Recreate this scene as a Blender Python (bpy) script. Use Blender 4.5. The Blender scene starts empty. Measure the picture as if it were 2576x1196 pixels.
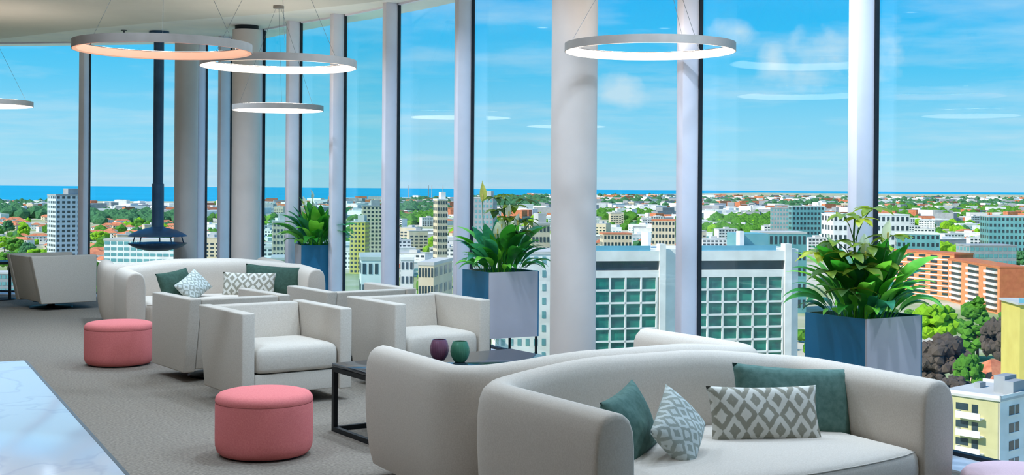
import bpy, bmesh, math, random
from mathutils import Vector, Matrix

# ------------------------------------------------------------------ camera, sky, sun, exposure
scn = bpy.context.scene
col = scn.collection
F, PX, PY, EYE, ROLL = 3200.0, 1288.0, 466.0, 1.6, 0.007
cd = bpy.data.cameras.new('camera')
cam = bpy.data.objects.new('camera', cd)
col.objects.link(cam)
cd.sensor_width = 36.0
cd.lens = F / 2576.0 * 36.0
cd.shift_y = (PY - 598.0) / 2576.0
cd.clip_start, cd.clip_end = 0.1, 60000.0
cam.matrix_world = Matrix.Translation((0, 0, EYE)) @ Matrix.Rotation(math.pi / 2, 4, 'X') @ Matrix.Rotation(ROLL, 4, 'Z')
scn.camera = cam
scn.view_settings.view_transform = 'Standard'
scn.view_settings.look = 'None'
scn.view_settings.gamma = 1.0
scn.view_settings.use_curve_mapping = False
scn.view_settings.exposure = 0.0


def lin(r, g, b):
    def f(c):
        c /= 255.0
        return c / 12.92 if c <= 0.04045 else ((c + 0.055) / 1.055) ** 2.4
    return (f(r), f(g), f(b), 1.0)


world = bpy.data.worlds.new('sky')
scn.world = world
world.use_nodes = True
wt = world.node_tree
wt.nodes.clear()


def wn(kind, **kw):
    n = wt.nodes.new(kind)
    for k, v in kw.items():
        setattr(n, k, v)
    return n


wout = wn('ShaderNodeOutputWorld')
wbg = wn('ShaderNodeBackground')
wbg.inputs['Strength'].default_value = 1.0
wtc = wn('ShaderNodeTexCoord')
wsep = wn('ShaderNodeSeparateXYZ')
wt.links.new(wtc.outputs['Generated'], wsep.inputs[0])
wr = wn('ShaderNodeValToRGB')
els = wr.color_ramp.elements
els[0].position, els[0].color = 0.0, lin(178, 226, 250)
els[1].position, els[1].color = 1.0, lin(40, 130, 225)
for p, c in ((0.02, lin(160, 228, 252)), (0.05, lin(138, 221, 254)), (0.085, lin(92, 208, 254)), (0.115, lin(52, 196, 254)), (0.15, lin(16, 184, 254)), (0.4, lin(30, 156, 244))):
    e = els.new(p)
    e.color = c
wt.links.new(wsep.outputs['Z'], wr.inputs[0])


def wmath(op, a, b=None):
    n = wn('ShaderNodeMath', operation=op)
    for i, v in enumerate((a, b)):
        if v is None:
            continue
        if isinstance(v, (int, float)):
            n.inputs[i].default_value = v
        else:
            wt.links.new(v, n.inputs[i])
    return n.outputs[0]


# thin streaky cloud, projected on a high flat layer so that it stretches toward the horizon
wz = wmath('ADD', wmath('ABSOLUTE', wsep.outputs['Z']), 0.06)
wcomb = wn('ShaderNodeCombineXYZ')
wt.links.new(wmath('DIVIDE', wsep.outputs['X'], wz), wcomb.inputs[0])
wt.links.new(wmath('DIVIDE', wsep.outputs['Y'], wz), wcomb.inputs[1])
wno = wn('ShaderNodeTexNoise')
wno.inputs['Scale'].default_value = 0.75
wno.inputs['Detail'].default_value = 7.0
wno.inputs['Roughness'].default_value = 0.6
wt.links.new(wcomb.outputs[0], wno.inputs['Vector'])
wcr = wn('ShaderNodeMapRange')
wcr.inputs['From Min'].default_value = 0.46
wcr.inputs['From Max'].default_value = 0.8
wt.links.new(wno.outputs['Fac'], wcr.inputs['Value'])
# a few puffy clouds, each a soft patch of sky broken up by noise: (x/y slope, elevation slope, half width, half height)
wno2 = wn('ShaderNodeTexNoise')
wno2.inputs['Scale'].default_value = 26.0
wno2.inputs['Detail'].default_value = 6.0
wt.links.new(wtc.outputs['Generated'], wno2.inputs['Vector'])
wpuff = None
for cx, cz, rx, rz in ((0.243, 0.101, 0.042, 0.022), (0.205, 0.096, 0.02, 0.022), (0.178, 0.122, 0.018, 0.012), (0.085, 0.075, 0.02, 0.012), (-0.62, 0.16, 0.09, 0.03), (0.7, 0.12, 0.08, 0.03), (-1.3, 0.2, 0.12, 0.04)):
    ln = math.sqrt(1 + cx * cx + cz * cz)
    vm = wn('ShaderNodeMapping')
    vm.vector_type = 'TEXTURE'
    vm.inputs['Location'].default_value = (cx / ln, 1 / ln, cz / ln)
    vm.inputs['Scale'].default_value = (rx, max(rx, 0.05), rz)
    wt.links.new(wtc.outputs['Generated'], vm.inputs['Vector'])
    le = wn('ShaderNodeVectorMath', operation='LENGTH')
    wt.links.new(vm.outputs[0], le.inputs[0])
    soft_ = wmath('SUBTRACT', 1.15, wmath('ADD', le.outputs['Value'], wmath('MULTIPLY', wmath('SUBTRACT', wno2.outputs['Fac'], 0.5), 3.2)))
    wpuff = soft_ if wpuff is None else wmath('MAXIMUM', wpuff, soft_)
wpc = wmath('MINIMUM', wmath('MAXIMUM', wmath('MULTIPLY', wpuff, 0.8), 0.0), 0.85)
wfac = wmath('MINIMUM', wmath('ADD', wmath('MULTIPLY', wcr.outputs[0], 0.75), wpc), 0.88)
wmix = wn('ShaderNodeMixRGB')
wt.links.new(wfac, wmix.inputs[0])
wt.links.new(wr.outputs[0], wmix.inputs[1])
wmix.inputs[2].default_value = lin(205, 236, 252)
wt.links.new(wmix.outputs[0], wbg.inputs['Color'])
wt.links.new(wbg.outputs[0], wout.inputs[0])

sd = bpy.data.lights.new('sun', 'SUN')
sd.energy = 5.2
sd.angle = 0.009
sd.color = (1.0, 0.95, 0.86)
sun = bpy.data.objects.new('sun', sd)
col.objects.link(sun)
sun.rotation_euler = Vector((0.62, 0.36, -0.62)).to_track_quat('-Z', 'Y').to_euler()

# ------------------------------------------------------------------ helpers
R = random.Random(7)


def at(px, py, Y):
    """world point at depth Y on the sight line through photo pixel (px, py)"""
    dx, dy = px - PX, py - PY
    u = dx + ROLL * dy
    v = dy - ROLL * dx
    return Vector((u / F * Y, Y, EYE - v / F * Y))


def on(px, py, h):
    """world point at height h on the sight line through photo pixel (px, py)"""
    dx, dy = px - PX, py - PY
    v = dy - ROLL * dx
    Y = (EYE - h) * F / v
    return at(px, py, Y)


def tag(o, label=None, cat=None, group=None, kind=None):
    if label:
        o['label'] = label
    if cat:
        o['category'] = cat
    if group:
        o['group'] = group
    if kind:
        o['kind'] = kind
    return o


def empty(name, loc=(0, 0, 0), rz=0.0, parent=None):
    o = bpy.data.objects.new(name, None)
    o.empty_display_size = 0.1
    col.objects.link(o)
    o.location = loc
    o.rotation_euler = (0, 0, rz)
    if parent:
        o.parent = parent
    return o


def link(name, me, parent=None, loc=None, rot=None, scale=None):
    o = bpy.data.objects.new(name, me)
    col.objects.link(o)
    if parent:
        o.parent = parent
    if loc is not None:
        o.location = loc
    if rot is not None:
        o.rotation_euler = rot
    if scale is not None:
        o.scale = scale if hasattr(scale, '__len__') else (scale,) * 3
    return o


def copy_tree(o, parent=None):
    c = o.copy()
    col.objects.link(c)
    c.parent = parent
    for ch in list(o.children):
        copy_tree(ch, c)
    return c


def finish(name, bm, mat, smooth=False):
    me = bpy.data.meshes.new(name)
    bmesh.ops.recalc_face_normals(bm, faces=bm.faces)
    bm.to_mesh(me)
    bm.free()
    for m in (mat if isinstance(mat, (list, tuple)) else [mat]):
        me.materials.append(m)
    if smooth:
        for p in me.polygons:
            p.use_smooth = True
    return me


def soft(me, angle=40):
    """smooth shading that keeps edges sharper than the angle"""
    for p in me.polygons:
        p.use_smooth = True
    bm = bmesh.new()
    bm.from_mesh(me)
    for e in bm.edges:
        e.smooth = not (len(e.link_faces) == 2 and e.calc_face_angle(0) > math.radians(angle))
    bm.to_mesh(me)
    bm.free()
    return me


def add_box(bm, lo, hi):
    vs = [bm.verts.new((x, y, z)) for z in (lo[2], hi[2]) for y in (lo[1], hi[1]) for x in (lo[0], hi[0])]
    for f in ((0, 1, 3, 2), (4, 6, 7, 5), (0, 4, 5, 1), (2, 3, 7, 6), (0, 2, 6, 4), (1, 5, 7, 3)):
        bm.faces.new([vs[i] for i in f])
    return vs


def box(name, lo, hi, mat, parent=None, bevel=0.0, seg=2, **kw):
    bm = bmesh.new()
    add_box(bm, lo, hi)
    if bevel:
        bmesh.ops.bevel(bm, geom=bm.edges[:] + bm.verts[:], offset=bevel, segments=seg, profile=0.5, affect='EDGES')
    me = finish(name, bm, mat)
    if bevel:
        soft(me, 50)
    return link(name, me, parent, **kw)


def add_prism(bm, poly, z0, z1):
    a = [bm.verts.new((p[0], p[1], z0)) for p in poly]
    b = [bm.verts.new((p[0], p[1], z1)) for p in poly]
    n = len(poly)
    bm.faces.new(a[::-1])
    bm.faces.new(b)
    for i in range(n):
        bm.faces.new((a[i], a[(i + 1) % n], b[(i + 1) % n], b[i]))


def prism(name, poly, z0, z1, mat, parent=None, bevel=0.0, **kw):
    bm = bmesh.new()
    add_prism(bm, poly, z0, z1)
    if bevel:
        bmesh.ops.bevel(bm, geom=bm.edges[:] + bm.verts[:], offset=bevel, segments=2, profile=0.5, affect='EDGES')
    me = finish(name, bm, mat)
    if bevel:
        soft(me, 50)
    return link(name, me, parent, **kw)


def add_lathe(bm, prof, n=48, c=(0, 0, 0)):
    rings = []
    for r, z in prof:
        if r < 1e-6:
            rings.append([bm.verts.new((c[0], c[1], c[2] + z))])
        else:
            rings.append([bm.verts.new((c[0] + r * math.cos(2 * math.pi * i / n), c[1] + r * math.sin(2 * math.pi * i / n), c[2] + z)) for i in range(n)])
    for a, b in zip(rings, rings[1:]):
        for i in range(n):
            j = (i + 1) % n
            if len(a) == 1 and len(b) == 1:
                continue
            if len(a) == 1:
                bm.faces.new((a[0], b[i], b[j]))
            elif len(b) == 1:
                bm.faces.new((a[i], a[j], b[0]))
            else:
                bm.faces.new((a[i], a[j], b[j], b[i]))


def lathe(name, prof, mat, parent=None, n=48, sharp=35, **kw):
    bm = bmesh.new()
    add_lathe(bm, prof, n)
    return link(name, soft(finish(name, bm, mat), sharp), parent, **kw)


def add_tube(bm, path, r, n=8):
    path = [Vector(p) for p in path]
    rings = []
    for i, p in enumerate(path):
        t = (path[min(i + 1, len(path) - 1)] - path[max(i - 1, 0)]).normalized()
        a = t.orthogonal().normalized() if i == 0 else (rings_a - t * rings_a.dot(t)).normalized()
        rings_a = a
        b = t.cross(a)
        rr = r[i] if hasattr(r, '__len__') else r
        rings.append([bm.verts.new(p + (a * math.cos(2 * math.pi * k / n) + b * math.sin(2 * math.pi * k / n)) * rr) for k in range(n)])
    for a, b in zip(rings, rings[1:]):
        for k in range(n):
            bm.faces.new((a[k], a[(k + 1) % n], b[(k + 1) % n], b[k]))
    bm.faces.new(rings[0][::-1])
    bm.faces.new(rings[-1])


def tube(name, path, r, mat, parent=None, n=8, **kw):
    bm = bmesh.new()
    add_tube(bm, path, r, n)
    return link(name, soft(finish(name, bm, mat), 60), parent, **kw)


# ------------------------------------------------------------------ materials
def mat(name, c, rough=0.6, metal=0.0, spec=0.3, c2=None, scale=20.0, detail=4.0, bump=0.0, bscale=None, stretch=(1, 1, 1), emit=None, estr=0.0, lo=0.35, hi=0.65):
    m = bpy.data.materials.new(name)
    m.use_nodes = True
    t = m.node_tree
    p = t.nodes['Principled BSDF']
    p.inputs['Base Color'].default_value = c
    p.inputs['Roughness'].default_value = rough
    p.inputs['Metallic'].default_value = metal
    p.inputs['Specular IOR Level'].default_value = spec
    tc = t.nodes.new('ShaderNodeTexCoord')
    mp = t.nodes.new('ShaderNodeMapping')
    mp.inputs['Scale'].default_value = stretch
    t.links.new(tc.outputs['Object'], mp.inputs['Vector'])
    if c2:
        n = t.nodes.new('ShaderNodeTexNoise')
        n.inputs['Scale'].default_value = scale
        n.inputs['Detail'].default_value = detail
        t.links.new(mp.outputs[0], n.inputs['Vector'])
        mr = t.nodes.new('ShaderNodeMapRange')
        mr.inputs['From Min'].default_value = lo
        mr.inputs['From Max'].default_value = hi
        t.links.new(n.outputs['Fac'], mr.inputs['Value'])
        mx = t.nodes.new('ShaderNodeMixRGB')
        mx.inputs[1].default_value = c
        mx.inputs[2].default_value = c2
        t.links.new(mr.outputs[0], mx.inputs[0])
        t.links.new(mx.outputs[0], p.inputs['Base Color'])
    if bump:
        n2 = t.nodes.new('ShaderNodeTexNoise')
        n2.inputs['Scale'].default_value = bscale or scale
        n2.inputs['Detail'].default_value = 3.0
        t.links.new(mp.outputs[0], n2.inputs['Vector'])
        b = t.nodes.new('ShaderNodeBump')
        b.inputs['Strength'].default_value = bump
        b.inputs['Distance'].default_value = 0.01
        t.links.new(n2.outputs['Fac'], b.inputs['Height'])
        t.links.new(b.outputs[0], p.inputs['Normal'])
    if emit:
        p.inputs['Emission Color'].default_value = emit
        p.inputs['Emission Strength'].default_value = estr
    return m


M = {}
M['linen'] = mat('linen_fabric', lin(209, 198, 186), 0.9, c2=lin(198, 186, 173), scale=160, bump=0.12, bscale=420, spec=0.15)
M['chair_fabric'] = mat('chair_fabric', lin(204, 196, 185), 0.9, c2=lin(193, 184, 172), scale=120, bump=0.1, bscale=380, spec=0.15)
M['seam'] = mat('seam_fabric', lin(120, 114, 106), 0.95, c2=lin(105, 100, 92), scale=60)
M['black'] = mat('black_steel', lin(30, 34, 38), 0.45, metal=0.3, c2=lin(24, 28, 32), scale=15)
M['pink'] = mat('pink_wool', lin(226, 132, 130), 0.95, c2=lin(218, 120, 120), scale=140, bump=0.15, bscale=380, spec=0.1)
M['pale_pink'] = mat('pale_pink_wool', lin(222, 190, 196), 0.95, c2=lin(214, 182, 188), scale=140, bump=0.12, bscale=380, spec=0.1)
M['green'] = mat('green_velvet', lin(92, 122, 114), 0.85, c2=lin(76, 106, 98), scale=35, bump=0.1, bscale=150, spec=0.2)
M['dark_green'] = mat('dark_green_velvet', lin(62, 88, 76), 0.85, c2=lin(52, 76, 66), scale=35, bump=0.1, bscale=150, spec=0.2)
M['carpet'] = mat('carpet', lin(160, 150, 138), 1.0, c2=lin(118, 110, 100), scale=55, detail=8, bump=0.5, bscale=260, spec=0.05, stretch=(1.0, 1.6, 1), lo=0.3, hi=0.7)
M['sill'] = mat('pale_stone', lin(225, 226, 230), 0.5, c2=lin(212, 214, 220), scale=6)
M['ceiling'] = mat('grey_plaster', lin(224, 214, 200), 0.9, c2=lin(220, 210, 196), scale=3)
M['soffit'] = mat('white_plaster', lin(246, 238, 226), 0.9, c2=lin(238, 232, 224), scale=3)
M['wall'] = mat('wall_paint', lin(186, 168, 146), 0.9, c2=lin(178, 160, 138), scale=3)
M['wall_panel'] = mat('pale_wall_panel', lin(240, 238, 234), 0.7, c2=lin(234, 232, 228), scale=3)
M['column'] = mat('column_paint', lin(216, 206, 200), 0.55, c2=lin(210, 200, 194), scale=3)
M['mullion'] = mat('mullion_paint', lin(240, 234, 242), 0.45, c2=lin(234, 228, 236), scale=4)
M['gasket'] = mat('black_gasket', lin(34, 40, 48), 0.6, c2=lin(28, 34, 40), scale=10)
M['ring'] = mat('ring_metal', lin(156, 147, 140), 0.45, metal=0.2, c2=lin(148, 140, 133), scale=10)
M['cable'] = mat('cable_steel', lin(96, 104, 110), 0.4, metal=0.6, c2=lin(88, 96, 102), scale=30)
M['led'] = mat('warm_white_diffuser', lin(255, 244, 232), 0.5, c2=lin(252, 240, 228), scale=8, emit=(1.0, 0.84, 0.72, 1), estr=1.9)
M['led_dim'] = mat('amber_diffuser', lin(250, 190, 160), 0.5, c2=lin(246, 184, 154), scale=8, emit=(1.0, 0.5, 0.32, 1), estr=0.62)
M['led_up'] = mat('up_diffuser', lin(255, 246, 236), 0.5, c2=lin(252, 242, 230), scale=8, emit=(1.0, 0.9, 0.8, 1), estr=30.0)  # added glow that brightens the ceiling
M['led_spot'] = mat('downlight_diffuser', lin(255, 250, 244), 0.5, c2=lin(252, 246, 240), scale=8, emit=(1.0, 0.95, 0.9, 1), estr=2.0)
M['blue_panel'] = mat('blue_lacquer', lin(44, 118, 156), 0.4, c2=lin(38, 110, 148), scale=3)  # reflected light on the grey-blue box put into the panel colours
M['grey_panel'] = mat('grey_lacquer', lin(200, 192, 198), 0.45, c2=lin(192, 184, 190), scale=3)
M['soil'] = mat('soil', lin(62, 48, 36), 1.0, c2=lin(38, 30, 24), scale=40, bump=0.5)
M['table_top'] = mat('dark_table_top', lin(34, 42, 52), 0.12, spec=0.6, c2=lin(28, 36, 46), scale=5)
M['hood'] = mat('blue_black_steel', lin(62, 92, 120), 0.4, metal=0.3, c2=lin(52, 80, 108), scale=6)
M['ash'] = mat('pale_ash_bed', lin(210, 208, 200), 0.95, c2=lin(120, 116, 110), scale=22)


def marble():
    m = mat('white_marble', lin(232, 236, 246), 0.16, spec=0.5)
    t = m.node_tree
    p = t.nodes['Principled BSDF']
    tc = t.nodes.new('ShaderNodeTexCoord')
    no = t.nodes.new('ShaderNodeTexNoise')
    no.inputs['Scale'].default_value = 1.3
    no.inputs['Detail'].default_value = 4
    no.inputs['Distortion'].default_value = 0.5
    t.links.new(tc.outputs['Object'], no.inputs['Vector'])
    r = t.nodes.new('ShaderNodeValToRGB')
    e = r.color_ramp.elements
    e[0].position, e[0].color = 0.0, lin(236, 240, 250)
    e[1].position, e[1].color = 1.0, lin(240, 242, 250)
    for q, c in ((0.485, lin(234, 238, 248)), (0.5, lin(220, 225, 240)), (0.515, lin(236, 240, 250))):
        x = e.new(q)
        x.color = c
    t.links.new(no.outputs['Fac'], r.inputs[0])
    t.links.new(r.outputs[0], p.inputs['Base Color'])
    return m


M['marble'] = marble()


def ikat(name, ca, cb, sx, sz):
    """woven lozenge pattern in the cushion's own x, z plane"""
    m = mat(name, ca, 0.9, spec=0.1)
    t = m.node_tree
    p = t.nodes['Principled BSDF']
    tc = t.nodes.new('ShaderNodeTexCoord')
    nz = t.nodes.new('ShaderNodeTexNoise')
    nz.inputs['Scale'].default_value = 45
    t.links.new(tc.outputs['Object'], nz.inputs['Vector'])
    ad = t.nodes.new('ShaderNodeVectorMath')
    ad.operation = 'MULTIPLY_ADD'
    t.links.new(nz.outputs['Color'], ad.inputs[0])
    ad.inputs[1].default_value = (0.012, 0, 0.02)
    t.links.new(tc.outputs['Object'], ad.inputs[2])
    sp = t.nodes.new('ShaderNodeSeparateXYZ')
    t.links.new(ad.outputs[0], sp.inputs[0])

    def mt(op, a, b=0.0):
        n = t.nodes.new('ShaderNodeMath')
        n.operation = op
        for i, v in enumerate((a, b)):
            if isinstance(v, (int, float)):
                n.inputs[i].default_value = v
            else:
                t.links.new(v, n.inputs[i])
        return n.outputs[0]

    def tri(s, k):
        return mt('ABSOLUTE', mt('SUBTRACT', mt('FRACT', mt('ADD', mt('MULTIPLY', s, k), 40.0)), 0.5))
    d = mt('ADD', tri(sp.outputs['X'], sx), tri(sp.outputs['Z'], sz))
    w = mt('SINE', mt('MULTIPLY', d, 4 * math.pi))
    mr = t.nodes.new('ShaderNodeMapRange')
    mr.inputs['From Min'].default_value = -0.25
    mr.inputs['From Max'].default_value = 0.25
    t.links.new(w, mr.inputs['Value'])
    mx = t.nodes.new('ShaderNodeMixRGB')
    mx.inputs[1].default_value = ca
    mx.inputs[2].default_value = cb
    t.links.new(mr.outputs[0], mx.inputs[0])
    t.links.new(mx.outputs[0], p.inputs['Base Color'])
    return m


M['ikat'] = ikat('lozenge_weave', lin(206, 202, 192), lin(144, 140, 126), 9.0, 7.0)
M['ikat_small'] = ikat('small_lozenge_weave', lin(200, 206, 202), lin(156, 162, 154), 14.0, 11.0)


def glass(name, tint, refl):
    m = bpy.data.materials.new(name)
    m.use_nodes = True
    t = m.node_tree
    t.nodes.clear()
    o = t.nodes.new('ShaderNodeOutputMaterial')
    tr = t.nodes.new('ShaderNodeBsdfTransparent')
    tr.inputs[0].default_value = tint
    gl = t.nodes.new('ShaderNodeBsdfGlossy')
    gl.inputs['Roughness'].default_value = 0.0
    gl.inputs['Color'].default_value = (0.95, 1.0, 1.0, 1)
    lw = t.nodes.new('ShaderNodeLayerWeight')
    lw.inputs['Blend'].default_value = 0.5
    pw = t.nodes.new('ShaderNodeMath')
    pw.operation = 'POWER'
    t.links.new(lw.outputs['Facing'], pw.inputs[0])
    pw.inputs[1].default_value = 5.0
    fr = t.nodes.new('ShaderNodeMath')
    fr.operation = 'MULTIPLY_ADD'
    t.links.new(pw.outputs[0], fr.inputs[0])
    fr.inputs[1].default_value = 1.0 - refl
    fr.inputs[2].default_value = refl
    mx = t.nodes.new('ShaderNodeMixShader')
    t.links.new(fr.outputs[0], mx.inputs[0])
    t.links.new(tr.outputs[0], mx.inputs[1])
    t.links.new(gl.outputs[0], mx.inputs[2])
    t.links.new(mx.outputs[0], o.inputs[0])
    return m


M['glass'] = glass('clear_glass', (0.985, 0.995, 0.995, 1), 0.035)
M['glass_teal'] = glass('teal_glass', (0.86, 0.975, 0.965, 1), 0.05)  # green reflection at the bend put into the pane tint


def jar_glass(name, c):
    m = bpy.data.materials.new(name)
    m.use_nodes = True
    p = m.node_tree.nodes['Principled BSDF']
    p.inputs['Base Color'].default_value = c
    p.inputs['Roughness'].default_value = 0.08
    p.inputs['Transmission Weight'].default_value = 0.55
    p.inputs['IOR'].default_value = 1.35
    return m


M['purple_glass'] = jar_glass('purple_glass', lin(150, 104, 128))
M['green_glass'] = jar_glass('green_glass', lin(92, 156, 128))
# ------------------------------------------------------------------ room
H = 3.6           # underside of the ceiling by the glass
PTS = [(-9.9, 18.5), (-7.95, 18.4), (-6.05, 18.1), (-4.30, 17.75), (-3.86, 17.4), (-3.24, 16.5), (-2.64, 15.75),
       (-2.0, 15.05), (-1.28, 14.1), (-0.42, 12.79), (0.557, 11.14), (1.41, 9.71), (2.31, 8.18), (3.18, 6.66),
       (4.05, 5.14), (4.9, 3.6), (5.8, 2.1), (6.6, 0.5), (7.4, -1.1), (8.2, -2.7), (9.0, -4.3), (9.8, -6.0)]
PV = [Vector((x, y, 0)) for x, y in PTS]
XL, YB = -9.9, -6.0


def inset(d):
    """the facade line moved inward by d"""
    out = []
    for i, p in enumerate(PV):
        a = PV[max(i - 1, 0)]
        b = PV[min(i + 1, len(PV) - 1)]
        t = (b - a).normalized()
        n = Vector((-t.y, t.x, 0))
        if n.dot(Vector((-1, 2, 0)) - p) < 0:
            n = -n
        out.append(p + n * d)
    return out


room_poly = [(p.x, p.y) for p in inset(-0.12)] + [(XL, YB)]
fl = prism('floor', room_poly, -0.3, 0.0, M['carpet'])
tag(fl, kind='structure')
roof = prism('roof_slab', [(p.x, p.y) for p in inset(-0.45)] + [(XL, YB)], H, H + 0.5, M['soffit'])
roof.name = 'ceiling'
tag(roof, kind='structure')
# lower grey plaster field of the ceiling, ending in a soft straight edge short of the glass
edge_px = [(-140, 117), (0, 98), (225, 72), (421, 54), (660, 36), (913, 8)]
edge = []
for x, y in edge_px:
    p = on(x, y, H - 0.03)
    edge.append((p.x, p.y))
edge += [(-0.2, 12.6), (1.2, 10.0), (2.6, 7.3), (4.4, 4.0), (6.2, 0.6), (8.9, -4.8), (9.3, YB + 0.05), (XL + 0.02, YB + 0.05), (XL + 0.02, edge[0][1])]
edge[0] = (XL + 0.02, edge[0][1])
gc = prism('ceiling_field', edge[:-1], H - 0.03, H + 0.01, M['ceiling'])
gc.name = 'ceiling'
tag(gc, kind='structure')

# pale stone strip at the foot of the glass
ins = inset(0.02)
ins2 = inset(0.34)
for i in range(len(PV) - 1):
    s = prism('trim_1', [(ins[i].x, ins[i].y), (ins[i + 1].x, ins[i + 1].y), (ins2[i + 1].x, ins2[i + 1].y), (ins2[i].x, ins2[i].y)], -0.01, 0.012, M['sill'],
              parent=bpy.data.objects.get('trim_1'))
    if i == 0:
        tag(s, kind='structure')
    else:
        s.name = 'stone_slab'

# curved glass wall: one window per bay = pane, fin, gaskets, rails
for i in range(len(PV) - 1):
    a, b = PV[i], PV[i + 1]
    w = empty('window_%d' % (i + 1), a)
    tag(w, kind='structure')
    t = (b - a).normalized()
    L = (b - a).length
    ang = math.atan2(t.y, t.x)
    w.rotation_euler = (0, 0, ang)          # local x along the pane, local -y inward
    teal = i in (4, 5, 6, 7)  # bend panes, tinted to stand in for their green reflection
    box('pane', (0.02, -0.006, 0.02), (L - 0.02, 0.006, H), M['glass_teal' if teal else 'glass'], w)
    # fin at the bay's far end (start point a)
    bis = ang
    if i > 0:
        t0 = (a - PV[i - 1]).normalized()
        bis = math.atan2((t + t0).y, (t + t0).x)
    fr = bis - ang
    box('mullion', (-0.04, -0.17, 0.0), (0.04, -0.012, H), M['mullion'], w, bevel=0.004, seg=1, rot=(0, 0, fr))
    box('gasket', (0.0, -0.022, 0.0), (0.049, 0.014, H), M['gasket'], w, rot=(0, 0, fr))
    box('gasket', (-0.049, -0.022, 0.0), (0.0, 0.014, H), M['gasket'], w, rot=(0, 0, fr))
    box('bottom_rail', (0.05, -0.03, 0.0), (L - 0.05, 0.02, 0.035), M['gasket'], w)
    box('top_rail', (0.05, -0.02, H - 0.02), (L - 0.05, 0.02, H + 0.01), M['mullion'], w)

# walls away from the view: left wall, and a glazed wall behind the camera
wl = box('wall_left', (XL - 0.2, YB, -0.3), (XL, 18.6, H + 0.4), M['wall'])
tag(wl, kind='structure')
wb = empty('wall_back', (0, YB, 0))
tag(wb, kind='structure')
box('plaster', (XL, -0.2, -0.3), (9.9, 0, H + 0.3), M['wall'], wb)
for k in range(7):
    x = XL + 1.0 + 2.7 * k
    box('wall_panel', (x, 0.0, 0.15), (x + (1.5 if k % 2 else 0.35), 0.03, 3.1), M['wall_panel'], wb)

# round columns
def column(c, d, label):
    o = lathe('column', [(0, 0), (d / 2 + 0.02, 0), (d / 2 + 0.02, 0.05), (d / 2, 0.05), (d / 2, H - 0.055)], M['column'], n=64, loc=(c.x, c.y, 0))
    lathe('shadow_gap', [(d / 2 - 0.03, H - 0.06), (d / 2 - 0.03, H)], M['gasket'], o, n=48)
    tag(o, label, 'column', 'round columns inside the glass wall')
    return o


column(Vector((0.48, 9.9, 0)), 0.357, 'thick round off-white column beside the dark low table and planter')
column(Vector((-3.38, 16.15, 0)), 0.355, 'round off-white column at the bend of the glass wall')
column(Vector((-4.475, 17.45, 0)), 0.315, 'round off-white column behind the suspended fireplace')

# ------------------------------------------------------------------ sofas
def fillet(pts, rad, n=7):
    out = [Vector(pts[0])]
    for i in range(1, len(pts) - 1):
        p, a, b = Vector(pts[i]), Vector(pts[i - 1]), Vector(pts[i + 1])
        r = rad[i] if hasattr(rad, '__len__') else rad
        da, db = (a - p).normalized(), (b - p).normalized()
        s, e = p + da * r, p + db * r
        for k in range(n + 1):
            t = k / n
            out.append((s * (1 - t) ** 2 + p * 2 * t * (1 - t) + e * t * t))
    out.append(Vector(pts[-1]))
    return out


def resample(path, step):
    out = [path[0]]
    acc = 0.0
    for a, b in zip(path, path[1:]):
        seg = (b - a).length
        while acc + seg >= step:
            t = (step - acc) / seg
            a = a + (b - a) * t
            out.append(a.copy())
            seg = (b - a).length
            acc = 0.0
        acc += seg
    if (out[-1] - path[-1]).length > step * 0.3:
        out.append(path[-1])
    return out


SOFA = dict(wb=0.945, wf=0.91, yb=0.40, yf=-0.56, bow=0.10, h=0.712, hb=0.765)


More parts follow.
